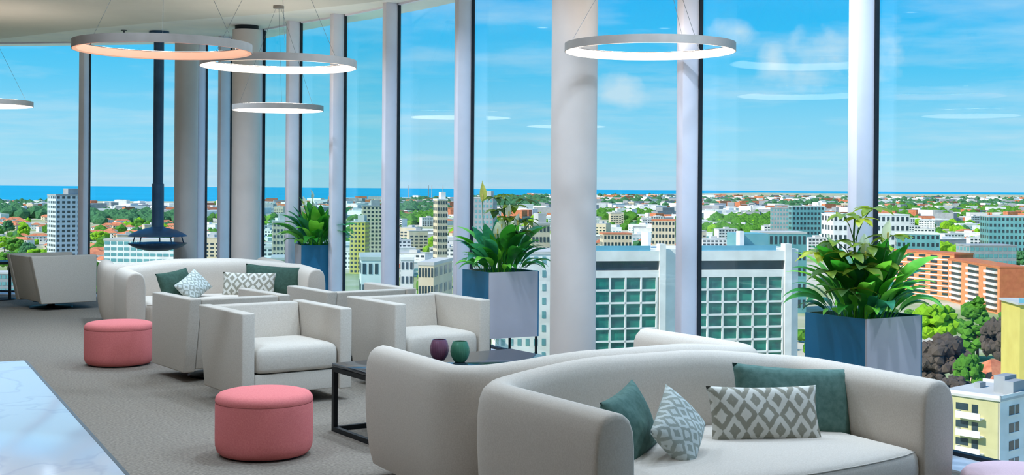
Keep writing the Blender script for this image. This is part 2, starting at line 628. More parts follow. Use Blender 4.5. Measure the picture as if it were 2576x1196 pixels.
def sofa_mesh():
    S = SOFA
    ctl = [(-S['wf'], S['yf']), (-S['wb'], S['yb'] - 0.02)]
    half = [(-0.66, S['yb'] + S['bow'] * 0.62), (-0.33, S['yb'] + S['bow'] * 0.92), (0, S['yb'] + S['bow'])]
    ctl += half + [(-x, y) for x, y in half[-2::-1]] + [(S['wb'], S['yb'] - 0.02), (S['wf'], S['yf'])]
    path = fillet([Vector((x, y, 0)) for x, y in ctl], [0, 0.17, 0.1, 0.1, 0.1, 0.1, 0.1, 0.17, 0])
    path = resample(path, 0.045)
    #  (outward offset, height 0..1)
    prof = [(0.050, 0.09), (0.072, 0.20), (0.090, 0.38), (0.098, 0.60), (0.097, 0.78), (0.090, 0.885), (0.072, 0.95), (0.042, 0.986), (0.0, 1.0),
            (-0.042, 0.988), (-0.072, 0.955), (-0.089, 0.90), (-0.096, 0.80), (-0.098, 0.5), (-0.094, 0.09)]
    bm = bmesh.new()
    secs = []
    n = len(path)
    cum = [0]
    for a, b in zip(path, path[1:]):
        cum.append(cum[-1] + (b - a).length)
    tot = cum[-1]

    def sec(p, nrm, hh, k=1.0, zc=0.0):
        return [bm.verts.new((p.x + nrm.x * o * k, p.y + nrm.y * o * k, hh * (z if k == 1 else 0.5 + (z - 0.5) * (0.5 + 0.5 * k) + zc))) for o, z in prof]
    for i, p in enumerate(path):
        t = (path[min(i + 1, n - 1)] - path[max(i - 1, 0)]).normalized()
        nrm = Vector((-t.y, t.x, 0))
        s = min(cum[i], tot - cum[i])
        q = max(0.0, min(1.0, (s - 0.85) / 0.75))
        hh = S['h'] + (S['hb'] - S['h']) * (q * q * (3 - 2 * q))
        if i in (0, n - 1):
            tt = -t if i == 0 else t
            rows = [(0.030, 0.86), (0.026, 0.945), (0.014, 0.99)]
            if i == 0:
                for d, k in rows:
                    secs.append(sec(p + tt * d, nrm, hh, k))
                secs.append(sec(p, nrm, hh))
            else:
                secs.append(sec(p, nrm, hh))
                for d, k in rows[::-1]:
                    secs.append(sec(p + tt * d, nrm, hh, k))
        else:
            secs.append(sec(p, nrm, hh))
    for a, b in zip(secs, secs[1:]):
        for k in range(len(prof) - 1):
            bm.faces.new((a[k], a[k + 1], b[k + 1], b[k]))
        bm.faces.new((a[-1], a[0], b[0], b[-1]))
    bm.faces.new(secs[0])
    bm.faces.new(secs[-1][::-1])
    shell = soft(finish('shell', bm, M['linen']), 62)
    # seat: fills the inside of the shell, front edge bowed forward
    inner = []
    for i, p in enumerate(path):
        t = (path[min(i + 1, n - 1)] - path[max(i - 1, 0)]).normalized()
        nrm = Vector((-t.y, t.x, 0))
        inner.append(p - nrm * 0.094)
    front = []
    a, b = inner[-1], inner[0]
    for k in range(1, 16):
        q = k / 16
        p = a.lerp(b, q)
        p.y -= 0.11 * math.sin(math.pi * q) ** 0.7
        front.append(p)
    loop = inner[::2] + front
    c = Vector((0, -0.12, 0))
    bm = bmesh.new()
    rows = [(0.985, 0.10), (0.995, 0.20), (1.0, 0.31), (0.992, 0.355), (0.972, 0.385), (0.93, 0.40), (0.8, 0.408), (0.55, 0.416), (0.25, 0.421)]
    rings = [[bm.verts.new((c.x + (p.x - c.x) * k, c.y + (p.y - c.y) * k, z)) for p in loop] for k, z in rows]
    m = len(loop)
    for ra, rb in zip(rings, rings[1:]):
        for k in range(m):
            bm.faces.new((ra[k], ra[(k + 1) % m], rb[(k + 1) % m], rb[k]))
    cv = bm.verts.new((c.x, c.y, 0.422))
    for k in range(m):
        bm.faces.new((rings[-1][k], rings[-1][(k + 1) % m], cv))
    bm.faces.new(rings[0][::-1])
    seat = soft(finish('seat', bm, M['linen']), 70)
    # piping where the seat's front apron meets the top
    bm = bmesh.new()
    add_tube(bm, [Vector((c.x + (p.x - c.x) * 0.975, c.y + (p.y - c.y) * 0.975, 0.3835)) for p in [a] + front + [b]], 0.0035, 6)
    pip = soft(finish('piping', bm, M['linen']), 70)
    poly = [(p.x * 0.93, (p.y + 0.05) * 0.9 - 0.05) for p in path[::3]] + [(p.x * 0.9, p.y * 0.88) for p in front[::3]]
    bm = bmesh.new()
    add_prism(bm, poly, 0.0, 0.115)
    base = finish('base', bm, M['black'])
    return shell, seat, pip, base


SM = sofa_mesh()


def sofa(loc, deg, label):
    e = empty('sofa', (loc[0], loc[1], 0), math.radians(deg))
    tag(e, label, 'sofa', 'curved cream sofas')
    link('shell', SM[0], e)
    s = link('seat', SM[1], e)
    link('piping', SM[2], s)
    b = link('base', SM[3], e)
    b['label'] = 'black recessed plinth'
    return e


SA = sofa((0.905, 5.92), 30.0, 'cream curved sofa with green and lozenge-patterned cushions beside the window planter')
SB = sofa((0.36, 7.005), 211.0, 'cream curved sofa facing the dark low table, back to back with another')
SC = sofa((-3.09, 13.42), 23.0, 'cream curved sofa with four cushions in front of the round column')
SD = sofa((-3.62, 14.5), 203.0, 'cream curved sofa mostly hidden behind a cushioned one, near the suspended fireplace')

# ------------------------------------------------------------------ armchairs
def chair_mesh():
    W, D, T, Z0, Z1 = 0.435, 0.415, 0.10, 0.085, 0.68
    rk = 0.13                       # how far the back rakes in toward the floor

    def slab(name, pts, x0, x1, m, bev=0.012):
        bm = bmesh.new()
        a = [bm.verts.new((x0, y, z)) for y, z in pts]
        b = [bm.verts.new((x1, y, z)) for y, z in pts]
        bm.faces.new(a)
        bm.faces.new(b[::-1])
        for i in range(len(pts)):
            j = (i + 1) % len(pts)
            bm.faces.new((a[j], a[i], b[i], b[j]))
        bmesh.ops.recalc_face_normals(bm, faces=bm.faces)
        bmesh.ops.bevel(bm, geom=bm.edges[:] + bm.verts[:], offset=bev, segments=3, profile=0.5, affect='EDGES')
        return soft(finish(name, bm, m), 50)
    side = [(-D, Z0), (D - rk, Z0), (D, Z1), (-D, Z1)]
    left = slab('side_panel', side, -W, -W + T, M['chair_fabric'])
    right = slab('side_panel', side, W - T, W, M['chair_fabric'])

    def yb(z):
        return D - rk + rk * (z - Z0) / (Z1 - Z0)
    g = 0.003
    back = slab('backrest', [(yb(Z0) - 0.11, Z0 + 0.02), (yb(Z0) - 0.008, Z0 + 0.02), (yb(Z1) - 0.008, Z1 - 0.006), (yb(Z1) - 0.13, Z1 - 0.006)], -W + T + g, W - T - g, M['chair_fabric'])
    rail = slab('front_rail', [(-D + 0.015, Z0 + 0.01), (-D + 0.10, Z0 + 0.01), (-D + 0.10, 0.235), (-D + 0.015, 0.235)], -W + T + g, W - T - g, M['chair_fabric'], 0.008)
    # seat cushion, crowned
    bm = bmesh.new()
    hx, y0, y1 = W - T - 0.006, -D - 0.005, 0.20
    nx, ny = 14, 12
    rings = []
    cy, hy = (y0 + y1) / 2, (y1 - y0) / 2
    N = 56
    for k, z in ((0.90, 0.242), (0.97, 0.25), (1.0, 0.275), (1.0, 0.36), (0.985, 0.395), (0.95, 0.415), (0.86, 0.43), (0.6, 0.442), (0.3, 0.448)):
        r = []
        for i in range(N):
            a = 2 * math.pi * i / N
            ca, sa = math.cos(a), math.sin(a)
            e = 0.16
            x = math.copysign(abs(ca) ** e, ca)
            y = math.copysign(abs(sa) ** e, sa)
            r.append(bm.verts.new((x * hx * (1 - (1 - k) * 1.0), cy + y * hy * (1 - (1 - k) * 1.0), z)))
        rings.append(r)
    for ra, rb in zip(rings, rings[1:]):
        for i in range(N):
            bm.faces.new((ra[i], ra[(i + 1) % N], rb[(i + 1) % N], rb[i]))
    bm.faces.new(rings[0][::-1])
    bm.faces.new(rings[-1])
    seat = soft(finish('seat_cushion', bm, M['chair_fabric']), 60)
    bm = bmesh.new()
    add_lathe(bm, [(0, 0), (0.26, 0), (0.265, 0.008), (0.255, 0.018), (0.06, 0.028), (0.045, 0.04), (0.045, 0.085), (0.0, 0.085)], 40)
    base = soft(finish('swivel_base', bm, M['black']), 40)
    bm = bmesh.new()
    for k in range(4):
        a = math.pi / 4 + k * math.pi / 2
        add_tube(bm, [(0.03 * math.cos(a), 0.03 * math.sin(a), 0.078), (0.27 * math.cos(a), 0.22 * math.sin(a), 0.08)], 0.014, 6)
    star = finish('support_arms', bm, M['black'])
    bm = bmesh.new()
    add_box(bm, (-W + T, -D + 0.12, Z0 + 0.02), (W - T, 0.18, 0.235))
    deck = finish('seat_deck', bm, M['seam'])
    return left, right, back, rail, seat, base, star, deck


CM = chair_mesh()


def armchair(loc, deg, label):
    e = empty('armchair', (loc[0], loc[1], 0), math.radians(deg))
    tag(e, label, 'armchair', 'boxy cream armchairs')
    for m, nm in zip(CM, ('side_panel', 'side_panel', 'backrest', 'front_rail', 'seat_cushion', 'swivel_base', 'support_arms', 'seat_deck')):
        o = link(nm, m, e)
        if nm == 'swivel_base':
            o['label'] = 'black round swivel foot'
    return e


armchair((-1.773, 9.53), 35.0, 'boxy cream armchair facing the dark low table, right behind the larger pink pouf')
armchair((-2.42, 10.60), 216.0, 'boxy cream armchair turned away, back to back with one behind the pink pouf')
armchair((-0.758, 10.31), 34.0, 'boxy cream armchair behind the purple and green glass jars')
armchair((-1.43, 11.36), 214.0, 'boxy cream armchair turned away, only its top edges showing over another armchair')
armchair((-5.86, 16.2), 131.0, 'boxy cream armchair standing alone by the far glass, its back to the round side table')

# ------------------------------------------------------------------ poufs
def pouf(c, d, h, m, label):
    r = d / 2
    e = empty('pouf', (c[0], c[1], 0))
    tag(e, label, 'pouf', 'round felt poufs')
    lathe('body', [(0, 0.012), (r - 0.03, 0.012), (r - 0.012, 0.03), (r - 0.002, 0.06), (r, 0.1), (r, h - 0.075), (r - 0.002, h - 0.062)], m, e, n=72, sharp=80)
    lathe('cushion_top', [(r - 0.003, h - 0.061), (r + 0.001, h - 0.052), (r - 0.004, h - 0.03), (r - 0.02, h - 0.012), (r - 0.05, h - 0.003), (r * 0.6, h + 0.004), (r * 0.25, h + 0.006), (0, h + 0.006)], m, e, n=72, sharp=80)
    b = lathe('foot_disc', [(0, 0), (r - 0.05, 0), (r - 0.05, 0.014), (0, 0.014)], M['black'], e)
    b['label'] = 'black base disc'
    return e


pouf((-1.455, 7.52), 0.57, 0.375, M['pink'], 'coral pink round pouf beside the black-framed low table')
pouf((-3.45, 11.2), 0.59, 0.375, M['pink'], 'coral pink round pouf beside the arm of the farther cushioned sofa')
pouf((2.30, 5.75), 0.50, 0.33, M['pale_pink'], 'pale pink pouf on the stone strip beside the glass')

# ------------------------------------------------------------------ low table with glass jars
def low_table():
    e = empty('coffee_table', (-1.157, 8.23, 0), math.radians(34.0))     # local x along the far edge, local -y toward the sofa
    tag(e, 'dark low table with black square-tube frame between sofa and armchairs', 'coffee table')
    L, W, h, t = 1.40, 0.82, 0.44, 0.03
    box('table_top', (0, -W, h - 0.022), (L, 0, h), M['table_top'], e, bevel=0.002, seg=1)
    for x0, y0 in ((0, -t), (L - t, -t), (0, -W), (L - t, -W)):
        box('leg', (x0, y0, 0), (x0 + t, y0 + t, h - 0.024), M['black'], e)
    for y0 in (-t, -W):
        box('rail', (t, y0, 0), (L - t, y0 + t, t), M['black'], e)
        box('rail', (t, y0, h - 0.024 - t), (L - t, y0 + t, h - 0.024), M['black'], e)
    for x0 in (0, L - t):
        box('rail', (x0, -W + t, 0), (x0 + t, -t, t), M['black'], e)
        box('rail', (x0, -W + t, h - 0.024 - t), (x0 + t, -t, h - 0.024), M['black'], e)


low_table()


def jar(px, py, m, label):
    p = on(px, py, 0.4405)
    k = 0.135
    prof = [(0, 0.0), (0.032, 0.0), (0.040, 0.006), (0.056, 0.035), (0.063, 0.065), (0.061, 0.09), (0.052, 0.12), (0.044, k), (0.040, k), (0.047, 0.12), (0.055, 0.09), (0.057, 0.065), (0.05, 0.037), (0.035, 0.012), (0, 0.010)]
    # fluted relief
    bm = bmesh.new()
    add_lathe(bm, prof, 96)
    for v in bm.verts:
        r = math.hypot(v.co.x, v.co.y)
        if 0.02 < r and 0.01 < v.co.z < 0.125:
            a = math.atan2(v.co.y, v.co.x)
            s = 1 + 0.018 * math.sin(a * 24 + v.co.z * 40)
            v.co.x *= s
            v.co.y *= s
    o = link('glass_jar', soft(finish('glass_jar', bm, m), 60), loc=p)
    tag(o, label, 'glass jar', 'ribbed glass jars on the low table')


jar(1105, 906, M['purple_glass'], 'purple ribbed glass jar standing on the dark low table')
jar(1157, 911, M['green_glass'], 'green ribbed glass jar standing on the dark low table')

# ------------------------------------------------------------------ white marble table in the foreground
def marble_table():
    e = empty('marble_table', (-2.30, 6.05, 0), math.atan2(-2.36, 1.2))    # local x runs toward the camera, local -y to the left
    tag(e, 'long white marble-topped table with thin pale steel edge', 'table')
    h = 0.75
    box('table_top', (0, -1.1, h - 0.018), (4.2, -0.012, h), M['marble'], e, bevel=0.002, seg=1)
    ed = box('edge_strip', (-0.002, -0.012, h - 0.03), (4.2, 0.0, h - 0.001), M['cable'], e)
    ed['label'] = 'thin steel edge strip'
    for x in (0.35, 3.7):
        box('leg', (x, -1.0, 0.0), (x + 0.08, -0.1, h - 0.02), M['sill'], e, bevel=0.004, seg=1)


marble_table()

# ------------------------------------------------------------------ round side table at the far glass
def side_table():
    e = empty('side_table', (-6.92, 17.25, 0))
    tag(e, 'small round black side table with ring foot by the far glass', 'side table')
    lathe('table_top', [(0, 0.485), (0.21, 0.485), (0.215, 0.49), (0.215, 0.515), (0.21, 0.52), (0, 0.52)], M['black'], e)
    tube('stem', [(0.12, 0, 0.01), (0.12, 0, 0.487)], 0.02, M['black'], e, 10)
    bm = bmesh.new()
    add_lathe(bm, [(0.18, 0), (0.205, 0), (0.205, 0.012), (0.18, 0.012), (0.18, 0)], 48)
    link('foot_ring', finish('foot_ring', bm, M['black']), e)
    box('foot_bar', (-0.18, -0.012, 0), (0.18, 0.012, 0.012), M['black'], e)


side_table()

# ------------------------------------------------------------------ suspended fireplace
def fireplace():
    e = empty('suspended_fireplace', (-4.675, 16.8, 0.85))
    tag(e, 'black suspended fireplace, lens-shaped firebowl on a long flue pipe', 'fireplace')
    lathe('flue_pipe', [(0.066, 0.72), (0.066, H - 0.85 - 0.01), (0.07, H - 0.85)], M['hood'], e)
    lathe('pipe_sleeve', [(0.066, 0.13), (0.077, 0.14), (0.077, 0.73), (0.073, 0.735), (0.066, 0.735)], M['hood'], e)
    lathe('ceiling_flange', [(0.0, H - 0.85 - 0.03), (0.13, H - 0.85 - 0.03), (0.13, H - 0.85 - 0.001)], M['hood'], e)
    lathe('hood', [(0.07, 0.175), (0.09, 0.16), (0.14, 0.148), (0.24, 0.122), (0.33, 0.082), (0.378, 0.05), (0.382, 0.042), (0.374, 0.042), (0.30, 0.07), (0.2, 0.098), (0.07, 0.11), (0, 0.11)], M['hood'], e, sharp=50)
    bowl = lathe('fire_bowl', [(0, -0.155), (0.12, -0.15), (0.24, -0.125), (0.33, -0.09), (0.378, -0.055), (0.38, -0.048), (0.37, -0.048), (0.30, -0.075), (0.2, -0.095), (0, -0.10)], M['hood'], e, sharp=50)
    lathe('ash_bed', [(0, -0.06), (0.15, -0.063), (0.22, -0.088)], M['ash'], bowl)
    for k in range(5):
        a = 0.5 + k * 2 * math.pi / 5
        tube('strut', [(0.34 * math.cos(a), 0.34 * math.sin(a), -0.045), (0.31 * math.cos(a), 0.31 * math.sin(a), 0.06)], 0.008, M['hood'], e, 6)


fireplace()

# ------------------------------------------------------------------ ring lamps
def ring_lamp(cx, cy, cz, d, m, watts, label, tint):
    """cz: mid height of the ring"""
    e = empty('ring_lamp', (cx, cy, cz))
    tag(e, label, 'pendant lamp', 'ring pendant lamps')
    R0, R1, hh = d / 2, d / 2 - 0.036, 0.029
    lathe('ring_housing', [(R0, -hh), (R0, hh), (R1, hh), (R1, hh - 0.004), (R0 - 0.004, hh - 0.004), (R0 - 0.004, -hh + 0.003), (R0 - 0.004, -hh), (R0, -hh)], M['ring'], e, n=128, sharp=30)
    g = lathe('light_diffuser', [(R0 - 0.005, -hh - 0.0005), (R1 + 0.002, -hh + 0.004), (R1, -hh + 0.008), (R1, hh - 0.005), (R0 - 0.005, hh - 0.005)], m, e, n=128, sharp=50)
    g['label'] = 'glowing inner diffuser'
    u_ = lathe('up_diffuser', [(R0 - 0.006, hh + 0.0006), (R1 + 0.004, hh + 0.0006)], M['led_up'], e, n=96)  # added upward emitter, unseen from below, to lift the ceiling
    u_['label'] = 'upward light strip'
    zc = H - 0.03 - cz
    lathe('ceiling_canopy', [(0, zc - 0.03), (0.06, zc - 0.03), (0.06, zc), (0, zc)], M['ring'], e, n=32)
    for k in range(3):
        a = math.radians(-75 + 120 * k)
        tube('suspension_cable', [((R0 - 0.015) * math.cos(a), (R0 - 0.015) * math.sin(a), hh - 0.006), (0.03 * math.cos(a), 0.03 * math.sin(a), zc - 0.02)], 0.0016, M['cable'], e, 5)
    return e


ring_lamp(0.965, 8.97, 2.575, 1.2, M['led'], 10, 'ring pendant lamp in front of the thick column', 1)
ring_lamp(-2.40, 8.73, 2.53, 1.2, M['led_dim'], 6, 'ring pendant lamp glowing amber in front of the fireplace pipe', 1)
ring_lamp(-1.816, 9.87, 2.53, 1.2, M['led'], 10, 'ring pendant lamp glowing white, partly behind the amber one', 1)
ring_lamp(-2.60, 14.1, 2.435, 1.0, M['led'], 8, 'smallest ring pendant lamp hanging over the farther seating', 1)
ring_lamp(-6.10, 14.5, 2.49, 1.2, M['led'], 8, 'ring pendant lamp above the lone armchair by the far glass', 1)

for k, (x, y) in enumerate(((-6.4, 9.2), (-5.4, 5.6), (-3.2, 2.4), (0.4, 1.4), (3.6, 0.6), (-1.2, -2.6))):
    ring_lamp(x, y, 2.55, 1.2, M['led'], 10, 'ring pendant lamp over the open floor away from the seating', 1)

# ------------------------------------------------------------------ ceiling downlights (one in view, the rest added to brighten the room)
DOWN_W = 28.0


def downlight(x, y):
    e = lathe('downlight', [(0.075, H - 0.036), (0.085, H - 0.034), (0.085, H - 0.03), (0.06, H - 0.03), (0.06, H - 0.036), (0.075, H - 0.036)], M['soffit'], loc=(x, y, 0), n=32)
    tag(e, 'small round white recessed downlight in the grey plaster ceiling', 'downlight', 'recessed downlights in the grey ceiling')
    lathe('diffuser', [(0, H - 0.033), (0.058, H - 0.033)], M['led_spot'], e, n=24)
    ld = bpy.data.lights.new('downlight_lamp', 'AREA')
    ld.shape = 'DISK'
    ld.size = 0.11
    ld.energy = DOWN_W
    ld.color = (0.62, 0.80, 1.0)
    ld.spread = math.radians(150)
    lo = bpy.data.objects.new('downlight_lamp', ld)
    col.objects.link(lo)
    lo.parent = e
    lo.location = (0, 0, H - 0.040)


p = on(470, -3, H - 0.035)
downlight(p.x, p.y)
ADDED_DOWNLIGHTS = [(-6.2, 11.5), (-4.2, 12.2), (-4.0, 9.4), (-0.7, 9.3), (-0.9, 11.4), (-2.2, 12.6), (-3.5, 13.3), (-5.2, 13.4),
        (0.6, 7.6), (1.3, 7.8), (2.2, 6.2), (3.0, 5.0), (-0.8, 8.2), (-2.4, 7.6), (-2.2, 4.6), (-3.4, 5.4), (1.9, 7.2)]
for x, y in ADDED_DOWNLIGHTS:  # unseen lamps added to brighten seating, marble table and columns
    downlight(x, y)
p = on(312, 76, H)
sp = lathe('sprinkler', [(0, H - 0.045), (0.03, H - 0.045), (0.03, H - 0.035), (0.012, H - 0.033), (0.012, H - 0.012), (0.04, H - 0.01), (0.04, H)], M['cable'], loc=(p.x, p.y, 0), n=20)
tag(sp, 'small steel sprinkler head under the pale ceiling strip', 'sprinkler')

# ------------------------------------------------------------------ cushions
def cushion_mesh(w, h, t, m):
    bm = bmesh.new()
    nx, nz = 22, 16
    grid = {}
    for s in (-1, 1):
        for i in range(nx + 1):
            for j in range(nz + 1):
                u, v = -1 + 2 * i / nx, -1 + 2 * j / nz
                rim = i in (0, nx) or j in (0, nz)
                if s == 1 and rim:
                    grid[s, i, j] = grid[-1, i, j]
                    continue
                x = u * w / 2 * (1 - 0.055 * (1 - v * v))
                z = v * h / 2 * (1 - 0.075 * (1 - u * u))
                th = t / 2 * ((1 - u ** 2) * (1 - v ** 2)) ** 0.42
                wob = 0.006 * math.sin(5 * u + 3 * v) * (1 - u * u) * (1 - v * v)
                grid[s, i, j] = bm.verts.new((x, s * th + wob, z))
    for s in (-1, 1):
        for i in range(nx):
            for j in range(nz):
                bm.faces.new((grid[s, i, j], grid[s, i + 1, j], grid[s, i + 1, j + 1], grid[s, i, j + 1]))
    return finish('cushion', bm, m, True)


def cushion(par, x, y, z, rz, tilt, roll, w, h, t, m, label):
    """placed in the sofa's own axes: z is the middle height"""
    o = link('cushion', cushion_mesh(w, h, t, m))
    mw = Matrix.Translation(par.location) @ Matrix.Rotation(par.rotation_euler.z, 4, 'Z') @ Matrix.Translation((x, y, z)) @ Matrix.Rotation(math.radians(rz), 4, 'Z') @ Matrix.Rotation(math.radians(tilt), 4, 'X') @ Matrix.Rotation(math.radians(roll), 4, 'Y')
    o.location = mw.to_translation()
    o.rotation_euler = mw.to_euler()
    tag(o, label, 'cushion', 'cushions on the curved sofas')
    return o


for S, dark, where in ((SA, 'green', 'sofa nearest the pale pink pouf'), (SC, 'dark_green', 'sofa in front of the round column')):
    cushion(S, -0.44, -0.02, 0.535, 34, -22, -6, 0.44, 0.32, 0.14, M[dark], 'plain green cushion in the arm corner of ' + where)
    cushion(S, -0.29, -0.18, 0.53, 22, -34, -32, 0.36, 0.27, 0.13, M['ikat_small'], 'small-lozenge pale cushion leaning in ' + where)
    cushion(S, 0.31, -0.06, 0.52, -18, -20, 1, 0.56, 0.28, 0.13, M['ikat'], 'wide bold lozenge-patterned cushion on ' + where)
    cushion(S, 0.59, 0.05, 0.545, -20, -16, 4, 0.62, 0.35, 0.14, M[dark], 'plain green cushion behind the lozenge one on ' + where)
# ------------------------------------------------------------------ planters
def planter(c, deg, s, top, bot, swap, label):
    e = empty('planter', (c[0], c[1], 0), math.radians(deg))
    tag(e, label, 'planter', 'tall box planters along the glass wall')
    q = s / 2
    t = 0.012
    # faces: local -y, +x, +y, -x ; blue and grey paint reflected light onto alternate sides
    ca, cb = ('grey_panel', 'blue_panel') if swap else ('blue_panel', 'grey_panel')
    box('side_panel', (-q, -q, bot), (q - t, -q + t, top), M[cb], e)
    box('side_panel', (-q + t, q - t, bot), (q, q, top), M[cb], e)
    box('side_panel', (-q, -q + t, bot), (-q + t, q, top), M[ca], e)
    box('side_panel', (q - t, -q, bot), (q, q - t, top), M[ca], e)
    box('bottom_panel', (-q + t, -q + t, bot), (q - t, q - t, bot + 0.02), M['black'], e)
    box('soil', (-q + t, -q + t, top - 0.08), (q - t, q - t, top - 0.035), M['soil'], e)
    r = 0.016
    for sx in (-1, 1):
        for sy in (-1, 1):
            x, y = sx * (q - r), sy * (q - r)
            box('leg', (x - r / 2, y - r / 2, 0), (x + r / 2, y + r / 2, bot), M['black'], e)
        box('foot_rail', (sx * (q - r) - r / 2, -q + r, 0), (sx * (q - r) + r / 2, q - r, r), M['black'], e)
        box('foot_rail', (-q + r, sx * (q - r) - r / 2, 0), (q - r, sx * (q - r) + r / 2, r), M['black'], e)
    return e


# near corner and turn of each box
def corner_box(near, deg, s):
    """centre of a box of side s whose nearest corner is local (-s/2... ) -> local (q,-q) rotated"""
    a = math.radians(deg)
    q = s / 2
    lx, ly = -q, -q
    return (near[0] - (lx * math.cos(a) - ly * math.sin(a)), near[1] - (lx * math.sin(a) + ly * math.cos(a)))


S3, S2, S1 = 0.47, 0.49, 0.43
C3 = corner_box((2.0, 7.15), 33.0, S3)
C2 = corner_box((-0.185, 10.75), 30.0, S2)
C1 = corner_box((-2.47, 14.95), 20.0, S1)
TOP = 0.858
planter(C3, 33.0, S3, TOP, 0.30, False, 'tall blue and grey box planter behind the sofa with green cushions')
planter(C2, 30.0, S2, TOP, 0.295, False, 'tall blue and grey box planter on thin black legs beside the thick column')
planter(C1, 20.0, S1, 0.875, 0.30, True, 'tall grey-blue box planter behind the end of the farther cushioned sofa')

# ------------------------------------------------------------------ plants
def leaf_mat(name, a, b, rough=0.35):
    m = mat(name, a, rough, spec=0.4, c2=b, scale=9, stretch=(1, 1, 3))
    p = m.node_tree.nodes['Principled BSDF']
    p.inputs['Subsurface Weight'].default_value = 0.0
    t = m.node_tree
    tr = t.nodes.new('ShaderNodeBsdfTranslucent')
    tr.inputs[0].default_value = (b[0] * 1.6, b[1] * 1.6, b[2] * 0.8, 1)
    mx = t.nodes.new('ShaderNodeMixShader')
    mx.inputs[0].default_value = 0.3
    out = [n for n in t.nodes if n.type == 'OUTPUT_MATERIAL'][0]
    t.links.new(p.outputs[0], mx.inputs[1])
    t.links.new(tr.outputs[0], mx.inputs[2])
    t.links.new(mx.outputs[0], out.inputs[0])
    return m


LM = [leaf_mat('lily_leaf_deep', lin(38, 112, 52), lin(60, 150, 50)), leaf_mat('lily_leaf_blue', lin(30, 104, 86), lin(60, 146, 116)), leaf_mat('lily_leaf_bright', lin(92, 188, 56), lin(136, 212, 80))]
UM = [leaf_mat('umbrella_leaf', lin(62, 96, 36), lin(140, 158, 52)), leaf_mat('umbrella_leaf_dark', lin(34, 66, 36), lin(72, 104, 44)), leaf_mat('umbrella_leaf_yellow', lin(150, 160, 40), lin(196, 196, 66))]
M['spathe'] = leaf_mat('white_spathe', lin(226, 232, 222), lin(238, 240, 232), 0.5)
M['spathe_yellow'] = leaf_mat('yellow_green_spathe', lin(190, 196, 96), lin(222, 214, 120), 0.5)
M['spadix'] = mat('spadix', lin(222, 206, 120), 0.8, c2=lin(200, 180, 90), scale=60)
M['stalk'] = mat('green_stalk', lin(70, 128, 52), 0.5, c2=lin(56, 110, 46), scale=20)


def blade(name, L, w, pet, up, droop, m, fold=0.25, tip=1.0):
    """leaf from the soil: a petiole, then a lance-shaped blade; up = starting lift in degrees, droop = total bend in degrees"""
    bm = bmesh.new()
    n = 12
    pos = Vector((0, 0, 0))
    rows = []
    for i in range(n + 1):
        t = i / n
        a = math.radians(up - droop * t ** 1.6)
        d = Vector((math.cos(a), 0, math.sin(a)))
        nn = Vector((-math.sin(a), 0, math.cos(a)))
        if i:
            pos = pos + d * (L / n)
        if t < pet:
            ww = 0.006
        else:
            q = (t - pet) / (1 - pet)
            ww = max(0.0015, w * (math.sin(math.pi * min(1, q ** 0.75 * 0.985 + 0.015)) ** (0.8 * tip)))
        up_v = nn * (ww * fold)
        rows.append([bm.verts.new(pos + Vector((0, ww, 0)) + up_v), bm.verts.new(pos), bm.verts.new(pos - Vector((0, ww, 0)) + up_v)])
    for a, b in zip(rows, rows[1:]):
        bm.faces.new((a[0], a[1], b[1], b[0]))
        bm.faces.new((a[1], a[2], b[2], b[1]))
    return finish(name, bm, m, True)


LILY = []
for k, m in enumerate(LM):
    LILY.append([blade('leaf', 0.50, 0.058, 0.35, 86, 34, m), blade('leaf', 0.46, 0.05, 0.30, 74, 80, m), blade('leaf', 0.40, 0.052, 0.28, 62, 105, m), blade('leaf', 0.52, 0.062, 0.42, 80, 60, m)])
SPATHE = blade('spathe', 0.11, 0.03, 0.0, 80, 8, M['spathe'], fold=0.6)
SPATHE_Y = blade('spathe', 0.19, 0.034, 0.0, 88, 4, M['spathe_yellow'], fold=0.6, tip=1.7)
UMB = [blade('leaflet', 0.125, 0.028, 0.10, 6, 34, m) for m in UM]


def lily(c, z, label, n, spread, flowers, hscale, seed, bright):
    r = random.Random(seed)
    e = empty('peace_lily', (c[0], c[1], z))
    tag(e, label, 'plant', 'peace lilies in the box planters')
    for k in range(n):
        ring = k / n
        a = k * 2.399 + r.uniform(-0.3, 0.3)
        rad = spread * (0.25 + 0.75 * ring) * 0.55
        kind = 0 if ring < 0.3 else (3 if ring < 0.5 else (1 if ring < 0.78 else 2))
        mk = r.choices((0, 1, 2), bright)[0]
        s = hscale * r.uniform(0.62, 1.1) * (1.0 if kind != 2 else 0.95)
        o = link('leaf', LILY[mk][kind], e, loc=(rad * math.cos(a), rad * math.sin(a), 0), rot=(r.uniform(-0.25, 0.25), r.uniform(-0.12, 0.12), a + r.uniform(-0.4, 0.4)), scale=s)
    for k in range(flowers):
        a = r.uniform(0, 6.28)
        rad = spread * r.uniform(0.1, 0.6)
        h = hscale * r.uniform(0.30, 0.52)
        x, y = rad * math.cos(a), rad * math.sin(a)
        st = tube('flower_stalk', [(x * 0.4, y * 0.4, 0), (x * 0.8, y * 0.8, h * 0.55), (x * 1.15, y * 1.15, h)], 0.0035, M['stalk'], e, 5)
        sp_ = link('spathe', SPATHE, st, loc=(x * 1.15, y * 1.15, h), rot=(0, 0, a))
        sp_['label'] = 'white hooded flower'
        lathe('spadix', [(0, 0), (0.006, 0.008), (0.006, 0.045), (0, 0.052)], M['spadix'], st, n=8, loc=(x * 1.15 + 0.008 * math.cos(a), y * 1.15 + 0.008 * math.sin(a), h))
    return e


